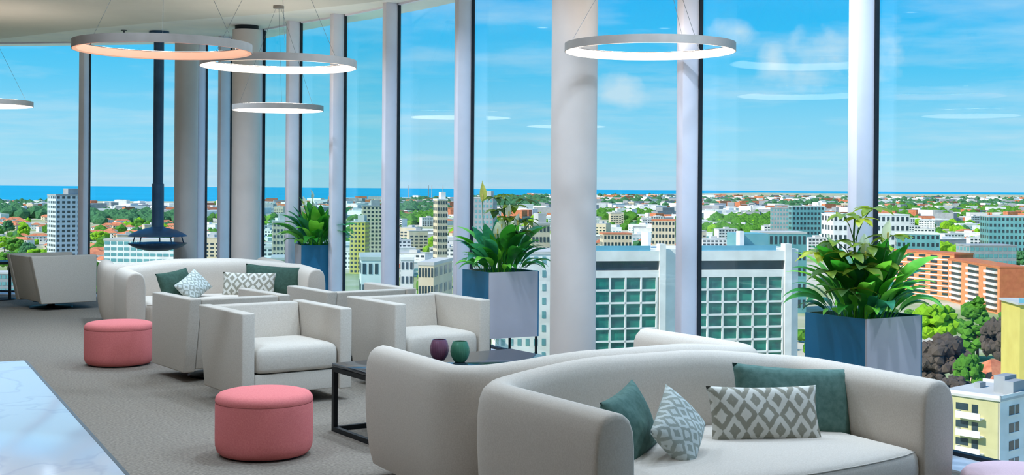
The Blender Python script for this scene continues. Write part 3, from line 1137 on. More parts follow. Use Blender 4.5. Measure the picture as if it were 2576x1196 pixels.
def umbrella_plant(c, z, label, heads, seed):
    """heads: (x, y, height, size)"""
    r = random.Random(seed)
    e = empty('umbrella_plant', (c[0], c[1], z))
    tag(e, label, 'plant', 'umbrella plants in the box planters')
    tops = max(h[2] for h in heads)
    tube('stem', [(0, 0, 0), (0.01, 0.01, tops * 0.4), (-0.01, 0.0, tops * 0.75), (0.0, 0.01, tops * 0.95)], [0.009, 0.008, 0.006, 0.004], M['stalk'], e, 6)
    for x, y, h, s in heads:
        st = tube('leaf_stalk', [(0, 0.005, h * 0.72), (x * 0.5, y * 0.5, h * 0.9), (x, y, h)], 0.0028, M['stalk'], e, 5)
        nl = r.choice((7, 8))
        mk = r.choices((0, 1, 2), (5, 3, 2))[0]
        a0 = r.uniform(0, 1)
        for k in range(nl):
            link('leaflet', UMB[mk if r.random() < 0.75 else 0], st, loc=(x, y, h), rot=(r.uniform(-0.2, 0.2), r.uniform(-0.1, 0.35), a0 + k * 2 * math.pi / nl), scale=s * r.uniform(0.85, 1.1))
    return e


lily((C3[0], C3[1]), TOP - 0.04, 'dense peace lily with white hooded flowers in the planter behind the green cushions', 92, 0.34, 8, 0.98, 3, (5, 4, 4))
lily((C2[0], C2[1]), TOP - 0.04, 'dense peace lily with white hooded flowers in the planter beside the thick column', 95, 0.34, 9, 1.0, 5, (5, 5, 3))
lily((C1[0], C1[1]), 0.875 - 0.04, 'bushy peace lily in the planter behind the farther cushioned sofa', 80, 0.34, 4, 1.15, 9, (7, 1, 5))
umbrella_plant((C3[0] - 0.06, C3[1] - 0.04), TOP - 0.04, 'umbrella plant with yellowish leaf whorls above the lily behind the green cushions',
               [(-0.07, 0, 0.62, 1.0), (0.10, 0.02, 0.66, 1.1), (0.02, -0.05, 0.60, 0.9), (0.20, -0.03, 0.50, 1.2), (-0.13, -0.06, 0.47, 1.2), (-0.06, -0.12, 0.40, 1.2), (0.06, -0.1, 0.45, 1.1), (-0.20, 0.02, 0.40, 1.3), (0.0, -0.16, 0.33, 1.3), (-0.18, -0.14, 0.30, 1.2), (0.12, -0.12, 0.34, 1.1), (-0.10, -0.2, 0.20, 1.3)], 4)
umbrella_plant((C2[0] + 0.04, C2[1] - 0.02), TOP - 0.04, 'umbrella plant with fine leaf whorls above the lily beside the thick column',
               [(-0.02, 0, 0.70, 0.9), (0.17, 0.02, 0.66, 1.0), (-0.09, -0.03, 0.67, 1.0), (0.06, -0.06, 0.60, 1.1), (-0.08, 0.05, 0.56, 1.2), (0.18, -0.04, 0.48, 1.2), (0.03, -0.09, 0.50, 1.1), (0.12, -0.14, 0.38, 1.2)], 6)
# one tall yellow-green flower rising over the planter beside the column
fx, fy = C2[0] - 0.16, C2[1] - 0.02
e = empty('tall_lily_flower', (fx, fy, TOP - 0.04))
tag(e, 'single tall yellow-green hooded flower rising above the planter beside the thick column', 'flower')
tube('flower_stalk', [(0.02, 0, 0), (0.01, 0, 0.3), (0.0, 0, 0.64)], 0.0045, M['stalk'], e, 6)
link('spathe', SPATHE_Y, e, loc=(0, 0, 0.63), rot=(0, 0, -1.9))
lathe('spadix', [(0, 0), (0.007, 0.01), (0.007, 0.06), (0, 0.07)], M['spadix'], e, n=8, loc=(0.0, -0.012, 0.64))
# ------------------------------------------------------------------ the city below
GZ = -62.0


def ground_y(py, px):
    dx, dy = px - PX, py - PY
    return (EYE - GZ) * F / (dy - ROLL * dx)


M['land'] = mat('mixed_land', lin(150, 164, 110), 1.0, c2=lin(206, 198, 178), scale=0.012, detail=10, lo=0.42, hi=0.58, spec=0.05)
M['sea'] = mat('sea_water', lin(4, 156, 190), 0.8, c2=lin(16, 168, 200), scale=0.0006, spec=0.2, stretch=(1, 4, 1))
M['white_wall'] = mat('white_render', lin(244, 244, 238), 0.85, c2=lin(226, 226, 220), scale=0.2)
M['pale_blue_wall'] = mat('pale_blue_render', lin(206, 220, 222), 0.85, c2=lin(196, 210, 214), scale=0.2)
M['cream_wall'] = mat('cream_render', lin(226, 212, 182), 0.85, c2=lin(216, 200, 168), scale=0.2)
M['beige_wall'] = mat('beige_tile', lin(206, 200, 150), 0.85, c2=lin(192, 186, 138), scale=0.3)
M['yellow_wall'] = mat('yellow_render', lin(222, 206, 110), 0.85, c2=lin(212, 194, 100), scale=0.2)
M['grey_wall'] = mat('grey_concrete', lin(168, 172, 172), 0.85, c2=lin(152, 156, 158), scale=0.2)
M['orange_wall'] = mat('orange_brick', lin(236, 158, 108), 0.9, c2=lin(226, 142, 94), scale=0.4)
M['brown_wall'] = mat('brown_brick', lin(206, 122, 84), 0.9, c2=lin(192, 110, 76), scale=0.4)  # parapet brick, also the painted-in shade of the end wall
M['tile_roof'] = mat('terracotta_tiles', lin(220, 142, 100), 0.9, c2=lin(196, 112, 78), scale=0.5)
M['flat_roof'] = mat('pale_flat_roof', lin(206, 206, 200), 0.9, c2=lin(186, 186, 180), scale=0.1)
M['dark_window'] = mat('dark_window_glass', lin(52, 72, 80), 0.15, spec=0.6, c2=lin(40, 58, 66), scale=0.3)
M['green_window'] = mat('green_office_glass', lin(36, 140, 120), 0.12, spec=0.6, c2=lin(20, 92, 92), scale=0.22, stretch=(1, 1, 2))
M['teal_glass_wall'] = mat('teal_curtain_wall', lin(116, 176, 176), 0.2, spec=0.6, c2=lin(96, 156, 160), scale=0.1)
M['rail_glass'] = mat('blue_rail_glass', lin(120, 186, 206), 0.2, spec=0.6, c2=lin(108, 174, 196), scale=0.2)
M['trunk'] = mat('bark', lin(92, 74, 56), 0.95, c2=lin(74, 58, 44), scale=1.0)
M['crown_bright'] = mat('bright_leaves', lin(148, 196, 40), 0.9, c2=lin(92, 150, 30), scale=0.5, spec=0.1)
M['crown_mid'] = mat('mid_green_leaves', lin(96, 150, 48), 0.9, c2=lin(52, 104, 38), scale=0.5, spec=0.1)
M['crown_dark'] = mat('dark_green_leaves', lin(80, 132, 84), 0.9, c2=lin(52, 98, 66), scale=0.4, spec=0.1)
M['crown_purple'] = mat('plum_leaves', lin(104, 92, 80), 0.9, c2=lin(64, 62, 60), scale=0.5, spec=0.1)

# land and sea
def coast(px, py):
    Y = ground_y(py, px)
    return ((px - PX) / F * Y, Y)


cpts = [coast(-500, 504), coast(0, 507), coast(230, 506), coast(450, 507), coast(620, 505), coast(800, 502), coast(1000, 500), coast(1180, 496), coast(1330, 492)]
poly = [(-3500, 60)] + cpts + [(2600, 13500), (9000, 12800), (9000, 60)]
land = prism('land', poly, GZ - 2, GZ, M['land'])
tag(land, 'patchwork of streets, gardens and fields below the tower', 'land', kind='structure')
sea = prism('sea', [(-16000, 3000), (6000, 3000), (9000, 20500), (-16000, 20500)], GZ - 2.2, GZ - 1.0, M['sea'])
tag(sea, 'bright blue sea reaching to the horizon', 'sea', kind='structure')


def grid_windows(bm, w, z0, rows, dz, cols, ww, wh, y, x0=None):
    """small window boxes on a facade plane at local y (thin, proud)"""
    step = w / cols
    for r_ in range(rows):
        for c_ in range(cols):
            x = -w / 2 + step * (c_ + 0.5)
            z = z0 + dz * r_
            add_box(bm, (x - ww / 2, y - 0.12, z), (x + ww / 2, y + 0.05, z + wh))


# -- white office with green glass grid
def office():
    Y = 352.0
    a, b = at(1476, 615, Y), at(2015, 620, Y + 12)
    d = (b - a)
    ang = math.atan2(d.y, d.x)
    e = empty('office_building', (a.x, a.y, GZ), ang)
    tag(e, 'white office block with a grid of green windows and a flat parapet', 'building')
    W = d.xy.length
    top = a.z - GZ
    k = Y / F                               # metres per pixel
    box('body', (0.3, 1.2, 0), (W - 0.3, 22, top - 1.5), M['white_wall'], e)
    bay = 40.9 * k
    fl_ = 32.4 * k
    px0 = 1476

    def X(px):
        return (px - px0) * k * 1.008
    # two window fields
    for x0, cols, x_l, x_r in ((1497, 4, 1480, 1666), (1754, 6, 1752, 2002)):
        xs_ = [X(x0) + bay * c_ for c_ in range(cols + 1)]
        ztop = top - (700 - 615) * k
        for r_ in range(9):
            z1 = ztop - fl_ * r_ - 0.25
            z0 = z1 - fl_ + 0.55
            for c_ in range(cols):
                box('window_pane', (xs_[c_] + 0.25, 0.62, z0), (xs_[c_ + 1] - 0.25, 0.75, z1), M['green_window'], e)
            box('floor_band', (xs_[0], 0.2, z0 - 0.55), (xs_[-1], 1.25, z0), M['white_wall'], e)
        for c_ in range(cols + 1):
            box('mullion', (xs_[c_] - 0.25, 0.2, 0), (xs_[c_] + 0.25, 1.25, ztop), M['white_wall'], e)
        # upper strip window and parapet
        zs1, zs0 = top - (658 - 615) * k, top - (682 - 615) * k
        box('strip_window', (X(x_l), 1.0, zs0), (X(x_r), 1.3, zs1), M['dark_window'], e)
        box('fascia', (X(x_l), 0.0, zs1), (X(x_r), 1.4, top - 17 * k), M['white_wall'], e)
        box('fascia', (X(x_l), 0.2, ztop), (X(x_r), 1.4, zs0), M['white_wall'], e)
        box('roof_rail', (X(x_l) + 2.0, 0.3, top - 17 * k), (X(x_r) - 2.6, 0.5, top - 4 * k), M['rail_glass'], e)
    for xa, xb in ((1666, 1682), (2002, 2020)):
        box('pier', (X(xa), -0.2, 0), (X(xb), 3, top), M['white_wall'], e)
    box('link_block', (X(1682), 2.6, 0), (X(1752), 20, top - 2.5), M['grey_wall'], e)
    for r_ in range(10):
        z1 = top - 70 * k - fl_ * r_
        box('link_window', (X(1684), 2.45, z1 - fl_ * 0.75), (X(1750), 2.7, z1), M['dark_window'], e)
    pl = box('plant_room', (X(1905), 9, top - 1.5), (X(1990), 18, top + 2.6), M['teal_glass_wall'], e)
    box('plant_room', (X(1660), 9, top - 1.5), (X(1668), 16, top + 3.0), M['white_wall'], e)
    box('plant_room', (X(1900), 6, top - 1.5), (X(1912), 9, top + 3.4), M['white_wall'], e)
    return e


office()


def tower(px0, px1, py_top, Y, deg, depth, wallm, roof_mat, rows, cols, label, cat='building', side_cols=4, top_box=True, winm='dark_window', ww=0.55):
    a, b = at(px0, py_top, Y), at(px1, py_top, Y)
    w = (b - a).length
    h = a.z - GZ
    e = empty('tower_block' if h > 25 else 'apartment_block', ((a.x + b.x) / 2, Y + depth / 2, GZ), math.radians(deg))
    tag(e, label, cat)
    q = math.radians(deg)
    W = max(4.0, (w - depth * abs(math.sin(q))) / max(0.3, math.cos(q)))
    box('body', (-W / 2, -depth / 2, 0), (W / 2, depth / 2, h), M[wallm], e)
    dz = h / rows
    bm = bmesh.new()
    grid_windows(bm, W, dz * 0.35, rows, dz, cols, W / cols * ww, dz * 0.5, -depth / 2)
    o = link('windows', finish('windows', bm, M[winm]), e)
    tag(o, kind='stuff')
    bm = bmesh.new()
    for s in (-1, 1):
        for r_ in range(rows):
            for c_ in range(side_cols):
                y = -depth / 2 + depth / side_cols * (c_ + 0.5)
                add_box(bm, (s * W / 2 - 0.1, y - depth / side_cols * 0.28, dz * (r_ + 0.35)), (s * W / 2 + 0.1, y + depth / side_cols * 0.28, dz * (r_ + 0.85)))
    o = link('side_windows', finish('side_windows', bm, M[winm]), e)
    tag(o, kind='stuff')
    box('roof', (-W / 2 - 0.2, -depth / 2 - 0.2, h), (W / 2 + 0.2, depth / 2 + 0.2, h + 0.9), M[roof_mat], e)  # roof slab and roof house share one plain roof material
    if top_box:
        box('roof_house', (-W * 0.05, -depth * 0.3, h + 0.9), (W * 0.38, depth * 0.3, h + 5.0), M[roof_mat], e)
    return e


tower(107, 208, 492, 896.0, 38, 18, 'pale_blue_wall', 'grey_wall', 16, 6, 'tall white tower block with small dark windows near the sea', side_cols=5)
tower(1088, 1126, 504, 780.0, 18, 10, 'cream_wall', 'white_wall', 14, 4, 'slim cream tower block seen between two window fins')
tower(258, 470, 606, 560.0, -6, 14, 'white_wall', 'flat_roof', 15, 12, 'long pale block with strip windows below the suspended fireplace', top_box=False, winm='teal_glass_wall', ww=0.8)
tower(905, 962, 520, 1000.0, 10, 14, 'cream_wall', 'grey_wall', 15, 5, 'cream apartment tower behind the far planter')
tower(880, 925, 560, 900.0, -8, 12, 'yellow_wall', 'flat_roof', 12, 4, 'pale yellow apartment block behind the far planter')
tower(675, 722, 560, 700.0, 12, 12, 'cream_wall', 'flat_roof', 13, 4, 'cream block behind the teal glass of the bend')
tower(1183, 1250, 500, 820.0, -12, 12, 'grey_wall', 'flat_roof', 16, 6, 'grey office slab behind the tall yellow-green flower', winm='teal_glass_wall')
tower(1318, 1384, 566, 560.0, 14, 14, 'cream_wall', 'flat_roof', 10, 5, 'pale cream block behind the lily beside the column')
tower(1990, 2075, 520, 1500.0, 4, 20, 'teal_glass_wall', 'white_wall', 7, 9, 'white lattice-fronted block far off beyond the green belt', top_box=False)
tower(1940, 1992, 524, 1450.0, -10, 24, 'grey_wall', 'grey_wall', 8, 6, 'blue-grey block far off beside a lattice-fronted one', winm='teal_glass_wall', top_box=False)
tower(2490, 2620, 546, 1150.0, -6, 30, 'teal_glass_wall', 'flat_roof', 7, 12, 'long glass-fronted block beyond the orange apartments', top_box=False)
tower(2430, 2560, 620, 820.0, 6, 20, 'grey_wall', 'grey_wall', 6, 10, 'grey block with strip windows behind the orange apartments', top_box=False, winm='teal_glass_wall', ww=0.8)
tower(2260, 2380, 590, 900.0, -14, 22, 'teal_glass_wall', 'white_wall', 6, 9, 'low blue-grey glass block behind the near planter', top_box=False)
tower(2090, 2290, 541, 1250.0, 3, 40, 'white_wall', 'white_wall', 4, 16, 'long white hall with flat roof beyond the near planter', top_box=False)
tower(1640, 1705, 556, 950.0, -8, 16, 'cream_wall', 'tile_roof', 8, 7, 'brown and cream block behind the white office', top_box=False)
tower(1512, 1590, 590, 900.0, 6, 16, 'cream_wall', 'tile_roof', 6, 8, 'cream block with terracotta roof behind the white office', top_box=False)
tower(1905, 2030, 588, 640.0, 3, 18, 'teal_glass_wall', 'flat_roof', 5, 10, 'glass-topped block just behind the white office', top_box=False)
tower(880, 1000, 655, 330.0, 8, 22, 'white_wall', 'flat_roof', 8, 6, 'white block with broad pale roof below the far planter', top_box=False)
tower(1052, 1128, 668, 360.0, -10, 24, 'cream_wall', 'flat_roof', 8, 5, 'cream block with broad flat roof seen below the bushy tree', top_box=False)
tower(1000, 1040, 655, 400.0, 4, 14, 'white_wall', 'white_wall', 9, 3, 'narrow white stair block below the slim cream tower', top_box=False)
tower(660, 745, 655, 420.0, 10, 18, 'cream_wall', 'flat_roof', 9, 5, 'low cream block behind the bend of the glass', top_box=False)
tower(1236, 1420, 640, 420.0, 6, 26, 'white_wall', 'flat_roof', 9, 8, 'long white block behind the lily beside the column', top_box=False, winm='teal_glass_wall', ww=0.45)
tower(-40, 60, 690, 640.0, 8, 16, 'grey_wall', 'flat_roof', 5, 8, 'low pale office behind the round side table', top_box=False, winm='teal_glass_wall', ww=0.8)


# -- orange apartments with white balconies
def orange_block():
    for (pa, ya, Ya), (pb, yb_, Yb), nm, lab in (((2246, 634, 760), (2400, 640, 715), 'plain', 'orange brick apartment slab with narrow dark windows'), ((2385, 650, 715), (2515, 680, 640), 'balcony', 'orange brick apartment slab with rows of white balconies')):
        a, b = at(pa, ya, Ya), at(pb, yb_, Yb)
        d = b - a
        e = empty('apartment_block', (a.x, a.y, GZ), math.atan2(d.y, d.x))
        tag(e, lab, 'building')
        W, h = d.xy.length, (a.z + b.z) / 2 - GZ
        box('body', (0, 0, 0), (W, 14, h), M['orange_wall'], e)
        box('end_wall', (W, 0, 0), (W + 0.4, 14, h), M['brown_wall'], e)  # shade on this end put into the browner brick
        box('parapet', (-0.2, -0.2, h), (W + 0.5, 14.2, h + 1.0), M['brown_wall'], e)
        dz = 3.0
        n = int(h / dz)
        if nm == 'balcony':
            for c_ in range(3):
                x = W * (0.08 + 0.34 * c_)
                for r_ in range(n):
                    z = h - dz * (r_ + 1)
                    box('balcony', (x, -1.6, z), (x + W * 0.2, 0, z + 1.1), M['white_wall'], e)
                    box('window', (x, -0.1, z + 1.2), (x + W * 0.2, 0.05, z + 2.6), M['dark_window'], e)
        else:
            for c_ in range(5):
                x = W * (0.06 + 0.19 * c_)
                for r_ in range(n):
                    z = h - dz * (r_ + 1)
                    box('window', (x, -0.12, z + 0.9), (x + W * 0.11, 0.05, z + 2.3), M['dark_window'], e)
            for r_ in range(n):
                box('floor_band', (0, -0.25, h - dz * (r_ + 1) - 0.2), (W, 0, h - dz * (r_ + 1) + 0.4), M['white_wall'], e)


orange_block()


# -- beige apartment house at the foot of the view, balconies and a roof terrace
def beige_house():
    Y = 205.0
    k = Y / F
    a, b = at(2360, 985, Y + 8), at(2515, 1000, Y)
    d = b - a
    e = empty('apartment_house', (a.x, a.y, GZ), math.atan2(d.y, d.x))
    tag(e, 'beige tiled apartment house with white balconies and cluttered flat roof', 'building')
    W, h = d.xy.length, a.z - GZ
    D = 16
    box('front_wall', (0, 0, 0), (W, 0.4, h), M['beige_wall'], e)
    box('side_wall', (W - 0.3, 0.0, 0), (W + 0.1, D, h), M['white_wall'], e)
    box('body', (0, 0.4, 0), (W - 0.3, D, h - 0.3), M['white_wall'], e)
    rf = box('roof', (-0.3, -0.3, h - 0.3), (W + 0.3, D, h + 0.1), M['flat_roof'], e)
    for x0, y0, x1, y1, z in ((W * 0.62, 6, W * 0.8, 10, 2.8), (W * 0.82, 5, W * 0.98, 9, 2.2), (W * 0.2, 8, W * 0.3, 10, 0.9), (W * 0.45, 11, W * 0.55, 14, 1.6)):
        box('roof_house', (x0, y0, h + 0.1), (x1, y1, h + 0.1 + z), M['grey_wall'], rf)
    for i in range(3):
        box('parapet', ((-0.3, -0.3, h + 0.1), (W + 0.1, -0.3, h + 0.1), (-0.3, D - 0.3, h + 0.1))[i], ((W + 0.3, 0, h + 0.6), (W + 0.3, D, h + 0.6), (W + 0.3, D, h + 0.6))[i], M['white_wall'], e)
    dz = 45 * k
    for r_ in range(9):
        z = h - dz * (r_ + 1) - 0.6
        box('window', (W * 0.30, -0.08, z + 1.0), (W * 0.50, 0.1, z + 2.1), M['dark_window'], e)
        box('door_window', (W * 0.56, -0.08, z + 0.1), (W * 0.66, 0.1, z + 2.1), M['dark_window'], e)
        bl = box('balcony', (W * 0.36, -1.5, z - 0.15), (W * 0.76, 0, z + 0.05), M['white_wall'], e)
        box('balcony_front', (W * 0.36, -1.5, z + 0.05), (W * 0.76, -1.36, z + 0.95), M['white_wall'], bl)
        box('balcony_side', (W * 0.36, -1.36, z + 0.05), (W * 0.36 + 0.14, 0, z + 0.95), M['white_wall'], bl)
        for y in (3.0, 8.5):
            f = box('window', (W + 0.05, y, z + 0.6), (W + 0.16, y + 3.4, z + 2.1), M['dark_window'], e)
            box('window_post', (W + 0.1, y + 1.65, z + 0.6), (W + 0.22, y + 1.8, z + 2.1), M['white_wall'], f)
            box('sill', (W + 0.05, y - 0.1, z + 0.45), (W + 0.3, y + 3.5, z + 0.6), M['white_wall'], f)


beige_house()


# -- yellow tower at the edge of the view
def yellow_tower():
    Y = 300.0
    a = at(2566, 768, Y)
    e = empty('tower_block', (a.x, a.y, GZ), math.radians(-4))
    tag(e, 'yellow rendered tower with deep dark loggias at its corner', 'building')
    h = a.z - GZ
    box('pier', (0, 0, 0), (3.0, 14, h), M['yellow_wall'], e)
    box('body', (3.0, 2.5, 0), (16, 14, h), M['yellow_wall'], e)
    rf = box('roof', (-0.6, -0.6, h), (16.5, 14.5, h + 0.5), M['flat_roof'], e)
    box('roof_rail', (-0.4, -0.4, h + 0.5), (16, -0.3, h + 1.6), M['rail_glass'], rf)
    for r_ in range(12):
        z = h - 3.2 * (r_ + 1)
        box('floor_slab', (3.0, 0.2, z - 0.5), (16, 2.6, z), M['yellow_wall'], e)
        box('loggia_window', (3.2, 2.35, z + 0.3), (9, 2.55, z + 2.4), M['dark_window'], e)
        box('balcony_rail', (3.0, 0.2, z), (9, 0.3, z + 0.9), M['rail_glass'], e)


yellow_tower()

# ------------------------------------------------------------------ trees
def crown_mesh(name, m, seed, shape):
    r = random.Random(seed)
    bm = bmesh.new()
    for k in range(95):
        a = r.uniform(0, 6.283)
        if shape == 'cone':
            z = r.uniform(0.12, 1.0)
            rad = (1.05 - z) * 0.5 * math.sqrt(r.uniform(0.35, 1)) + 0.02
            s = 0.07 + 0.07 * (1 - z)
            flat = 0.5
        else:
            th = math.acos(r.uniform(-0.75, 1))
            rr = r.uniform(0.72, 1.0)
            z = 0.58 + 0.38 * math.cos(th) * rr
            rad = 0.44 * math.sin(th) * rr
            s = r.uniform(0.09, 0.15)
            flat = 0.8
        mtx = Matrix.Translation((rad * math.cos(a), rad * math.sin(a), z)) @ Matrix.Rotation(r.uniform(0, 3), 4, 'Z') @ Matrix.Diagonal((s, s, s * flat, 1))
        bmesh.ops.create_icosphere(bm, subdivisions=1, radius=1.0, matrix=mtx)
    for v in bm.verts:
        v.co += Vector((r.uniform(-1, 1), r.uniform(-1, 1), r.uniform(-1, 1))) * 0.022
    return finish(name, bm, m)


def trunk_mesh():
    bm = bmesh.new()
    add_tube(bm, [(0, 0, 0), (0.01, 0, 0.3), (0, 0.01, 0.55)], [0.05, 0.035, 0.02], 7)
    return finish('trunk', bm, M['trunk'])


CROWN = {k: [crown_mesh('crown', M['crown_' + k], 20 + i, 'round') for i in range(2)] for k in ('bright', 'mid', 'dark', 'purple')}
CONE = crown_mesh('crown', M['crown_mid'], 31, 'cone')
CONE_D = crown_mesh('crown', M['crown_dark'], 32, 'cone')
TRUNK = trunk_mesh()


def tree(px, py_base, Y, h, wd, crown, label, z=None, group=None):
    k = (EYE - GZ) / (EYE - z)
    Y, h, wd = Y * k, h * k, wd * k
    e = empty('tree', ((px - PX) / F * Y, Y, GZ), R.uniform(0, 6))
    tag(e, label, 'tree', group or 'trees of the city gardens')
    link('crown', crown, e, scale=(wd, wd, h))
    link('trunk', TRUNK, e, scale=(h * 0.5, h * 0.5, h))
    return e


# gardens below the near planter
tree(2352, 842, 455, 16, 17, CROWN['bright'][0], 'bright yellow-green round tree in front of the orange apartments', z=-56)
tree(2462, 0, 470, 23, 19, CONE, 'broad tiered cedar in front of the orange apartments', z=-62)
tree(2375, 0, 380, 18, 16, CROWN['purple'][0], 'large plum-grey leafed tree beside the near planter', z=-60)
tree(2330, 0, 372, 13, 12, CROWN['purple'][1], 'smaller plum-grey leafed tree beside the near planter', z=-59)
tree(2408, 0, 350, 10, 10, CROWN['purple'][1], 'low dark plum-grey tree beside the terracotta-roofed villa', z=-60)
tree(2440, 0, 372, 15, 9, CROWN['mid'][0], 'slender mid-green tree between cedar and terracotta-roofed villa', z=-62)
tree(2450, 0, 330, 9, 10, CROWN['bright'][1], 'bright bushy tree beside the terracotta-roofed villa', z=-60)
tree(2475, 0, 318, 7, 9, CROWN['bright'][0], 'low bright shrub tree in front of the terracotta-roofed villa', z=-60)
tree(2352, 0, 300, 11, 7, CONE_D, 'small dark conical tree at the foot of the near planter', z=-59)
tree(2515, 0, 430, 19, 12, CROWN['purple'][0], 'tall dark plum tree between cedar and yellow tower', z=-61)
tree(2548, 0, 178, 17, 11, CROWN['mid'][1], 'mid-green tree top beside the beige apartment house', z=GZ)
tree(2600, 0, 184, 17.5, 11, CROWN['mid'][0], 'spreading mid-green tree beside the beige apartment house', z=GZ)
tree(1084, 0, 540, 17, 13, CROWN['mid'][1], 'round bushy green tree below the slim cream tower', z=-50)
tree(1780, 0, 700, 17, 12, CROWN['dark'][0], 'dark green tree behind the white office beside a window fin', z=-58)
for i, px in enumerate((1820, 1838, 1855, 1872, 1889)):
    tree(px, 0, 720 + 6 * i, 13, 7, CROWN['dark'][i % 2], 'dark green tree in a row of trees behind the white office', z=-55, group='row of trees behind the white office')
for i, px in enumerate((2395, 2440, 2485, 2530, 2570)):
    tree(px, 0, 900 + 9 * i, 15, 12, CROWN['dark'][i % 2], 'dark green tree in a row of trees beyond the grey strip-windowed block', z=-59, group='row of trees beyond the grey block')
tree(240, 0, 620, 17, 16, CROWN['mid'][0], 'green tree beside the long pale block under the fireplace', z=-54)
tree(236, 0, 560, 12, 12, CROWN['bright'][1], 'yellowish tree at the corner of the long pale block under the fireplace', z=-56)
for i, (px, Y) in enumerate(((12, 1150), (40, 1080), (70, 1010), (95, 960), (20, 900), (62, 820), (250, 1300), (410, 1200), (20, 1500), (60, 1400))):
    tree(px, 0, Y, R.uniform(12, 18), R.uniform(13, 20), CROWN[('bright', 'mid', 'dark')[i % 3]][i % 2], 'garden tree among the low houses near the tall white tower', z=GZ, group='garden trees near the tall white tower')

# villa with terracotta hip roof
def hip_house(bm_w, bm_r, x, y, rz, w, d, h, rh, z=None):
    z = GZ if z is None else z
    mtx = Matrix.Translation((x, y, z)) @ Matrix.Rotation(rz, 4, 'Z')
    vs = add_box(bm_w, (-w / 2, -d / 2, 0), (w / 2, d / 2, h))
    for v in vs:
        v.co = mtx @ v.co
    o = 0.5
    a = [bm_r.verts.new(mtx @ Vector(c)) for c in ((-w / 2 - o, -d / 2 - o, h), (w / 2 + o, -d / 2 - o, h), (w / 2 + o, d / 2 + o, h), (-w / 2 - o, d / 2 + o, h))]
    k = max(0.0, w / 2 - d / 2) * 0.9
    r0, r1 = bm_r.verts.new(mtx @ Vector((-k, 0, h + rh))), bm_r.verts.new(mtx @ Vector((k, 0, h + rh)))
    bm_r.faces.new((a[0], a[1], r1, r0))
    bm_r.faces.new((a[2], a[3], r0, r1))
    bm_r.faces.new((a[1], a[2], r1))
    bm_r.faces.new((a[3], a[0], r0))
    bm_r.faces.new(a[::-1])


def house_meshes(w, d, h, rh, wallm, roofm):
    bw, br = bmesh.new(), bmesh.new()
    hip_house(bw, br, 0, 0, 0, w, d, h, rh, 0.0)
    bn = bmesh.new()
    for s in (-1, 1):
        for c_ in range(max(2, int(w / 3.5))):
            x = -w / 2 + (c_ + 0.5) * w / max(2, int(w / 3.5))
            for z in ([0.9] if h < 5 else [0.9, 3.9]):
                add_box(bn, (x - 0.55, s * d / 2 - 0.06, z), (x + 0.55, s * d / 2 + 0.06, z + 1.3))
    return finish('walls', bw, wallm), finish('roof', br, roofm), finish('windows', bn, M['dark_window'])


def place_house(ms, loc, rz, name, label, cat, group):
    e = empty(name, loc, rz)
    tag(e, label, cat, group)
    link('walls', ms[0], e)
    link('roof', ms[1], e)
    tag(link('windows', ms[2], e), kind='stuff')
    return e


VILLA = house_meshes(15, 13, 7.5, 5.0, M['cream_wall'], M['tile_roof'])
place_house(VILLA, ((2500 - PX) / F * 381, 381, GZ), 0.5, 'villa', 'villa with terracotta hip roof beside the yellow tower', 'house', None)
place_house(house_meshes(9, 8, 6.5, 3.5, M['white_wall'], M['tile_roof']), ((2362 - PX) / F * 341, 341, GZ), 1.0, 'villa', 'small white house with terracotta roof at the foot of the near planter', 'house', None)

# low houses of the middle distance, one object each
HOUSES = [house_meshes(12, 9, 6.2, 2.6, M['white_wall'], M['tile_roof']), house_meshes(16, 9, 6.2, 2.8, M['cream_wall'], M['tile_roof']), house_meshes(22, 10, 6.4, 2.6, M['white_wall'], M['tile_roof'])]


def block_meshes(w, d, h, wallm, roofm, winm):
    bw, br, bn = bmesh.new(), bmesh.new(), bmesh.new()
    add_box(bw, (-w / 2, -d / 2, 0), (w / 2, d / 2, h))
    add_box(br, (-w / 2 - 0.2, -d / 2 - 0.2, h), (w / 2 + 0.2, d / 2 + 0.2, h + 0.6))
    add_box(br, (-w * 0.1, -d * 0.2, h + 0.6), (w * 0.15, d * 0.2, h + 2.6))
    rows = max(1, int(h / 3.2))
    cols = max(3, int(w / 4))
    for s in (-1, 1):
        for r_ in range(rows):
            for c_ in range(cols):
                x = -w / 2 + w / cols * (c_ + 0.5)
                add_box(bn, (x - w / cols * 0.32, s * d / 2 - 0.08, 3.2 * r_ + 0.9), (x + w / cols * 0.32, s * d / 2 + 0.08, 3.2 * r_ + 2.4))
    return finish('walls', bw, wallm), finish('roof', br, roofm), finish('windows', bn, winm)


BLOCKS = [block_meshes(24, 14, 13, M['white_wall'], M['flat_roof'], M['dark_window']), block_meshes(36, 18, 9.6, M['white_wall'], M['white_wall'], M['teal_glass_wall']),
          block_meshes(18, 14, 19.2, M['cream_wall'], M['flat_roof'], M['dark_window']), block_meshes(50, 26, 9.6, M['grey_wall'], M['white_wall'], M['teal_glass_wall'])]

TAKEN = [(o.location.x, o.location.y, 26.0) for o in col.objects if o.parent is None and o.get('category') in ('building', 'tree', 'house') and o.location.y > 100]


def free(x, y, r):
    for a, b, q in TAKEN:
        if (a - x) ** 2 + (b - y) ** 2 < (r + q) ** 2:
            return False
    TAKEN.append((x, y, r))
    return True


def clear(x, y, r):
    return all((a - x) ** 2 + (b - y) ** 2 > (r + q) ** 2 for a, b, q in TAKEN)


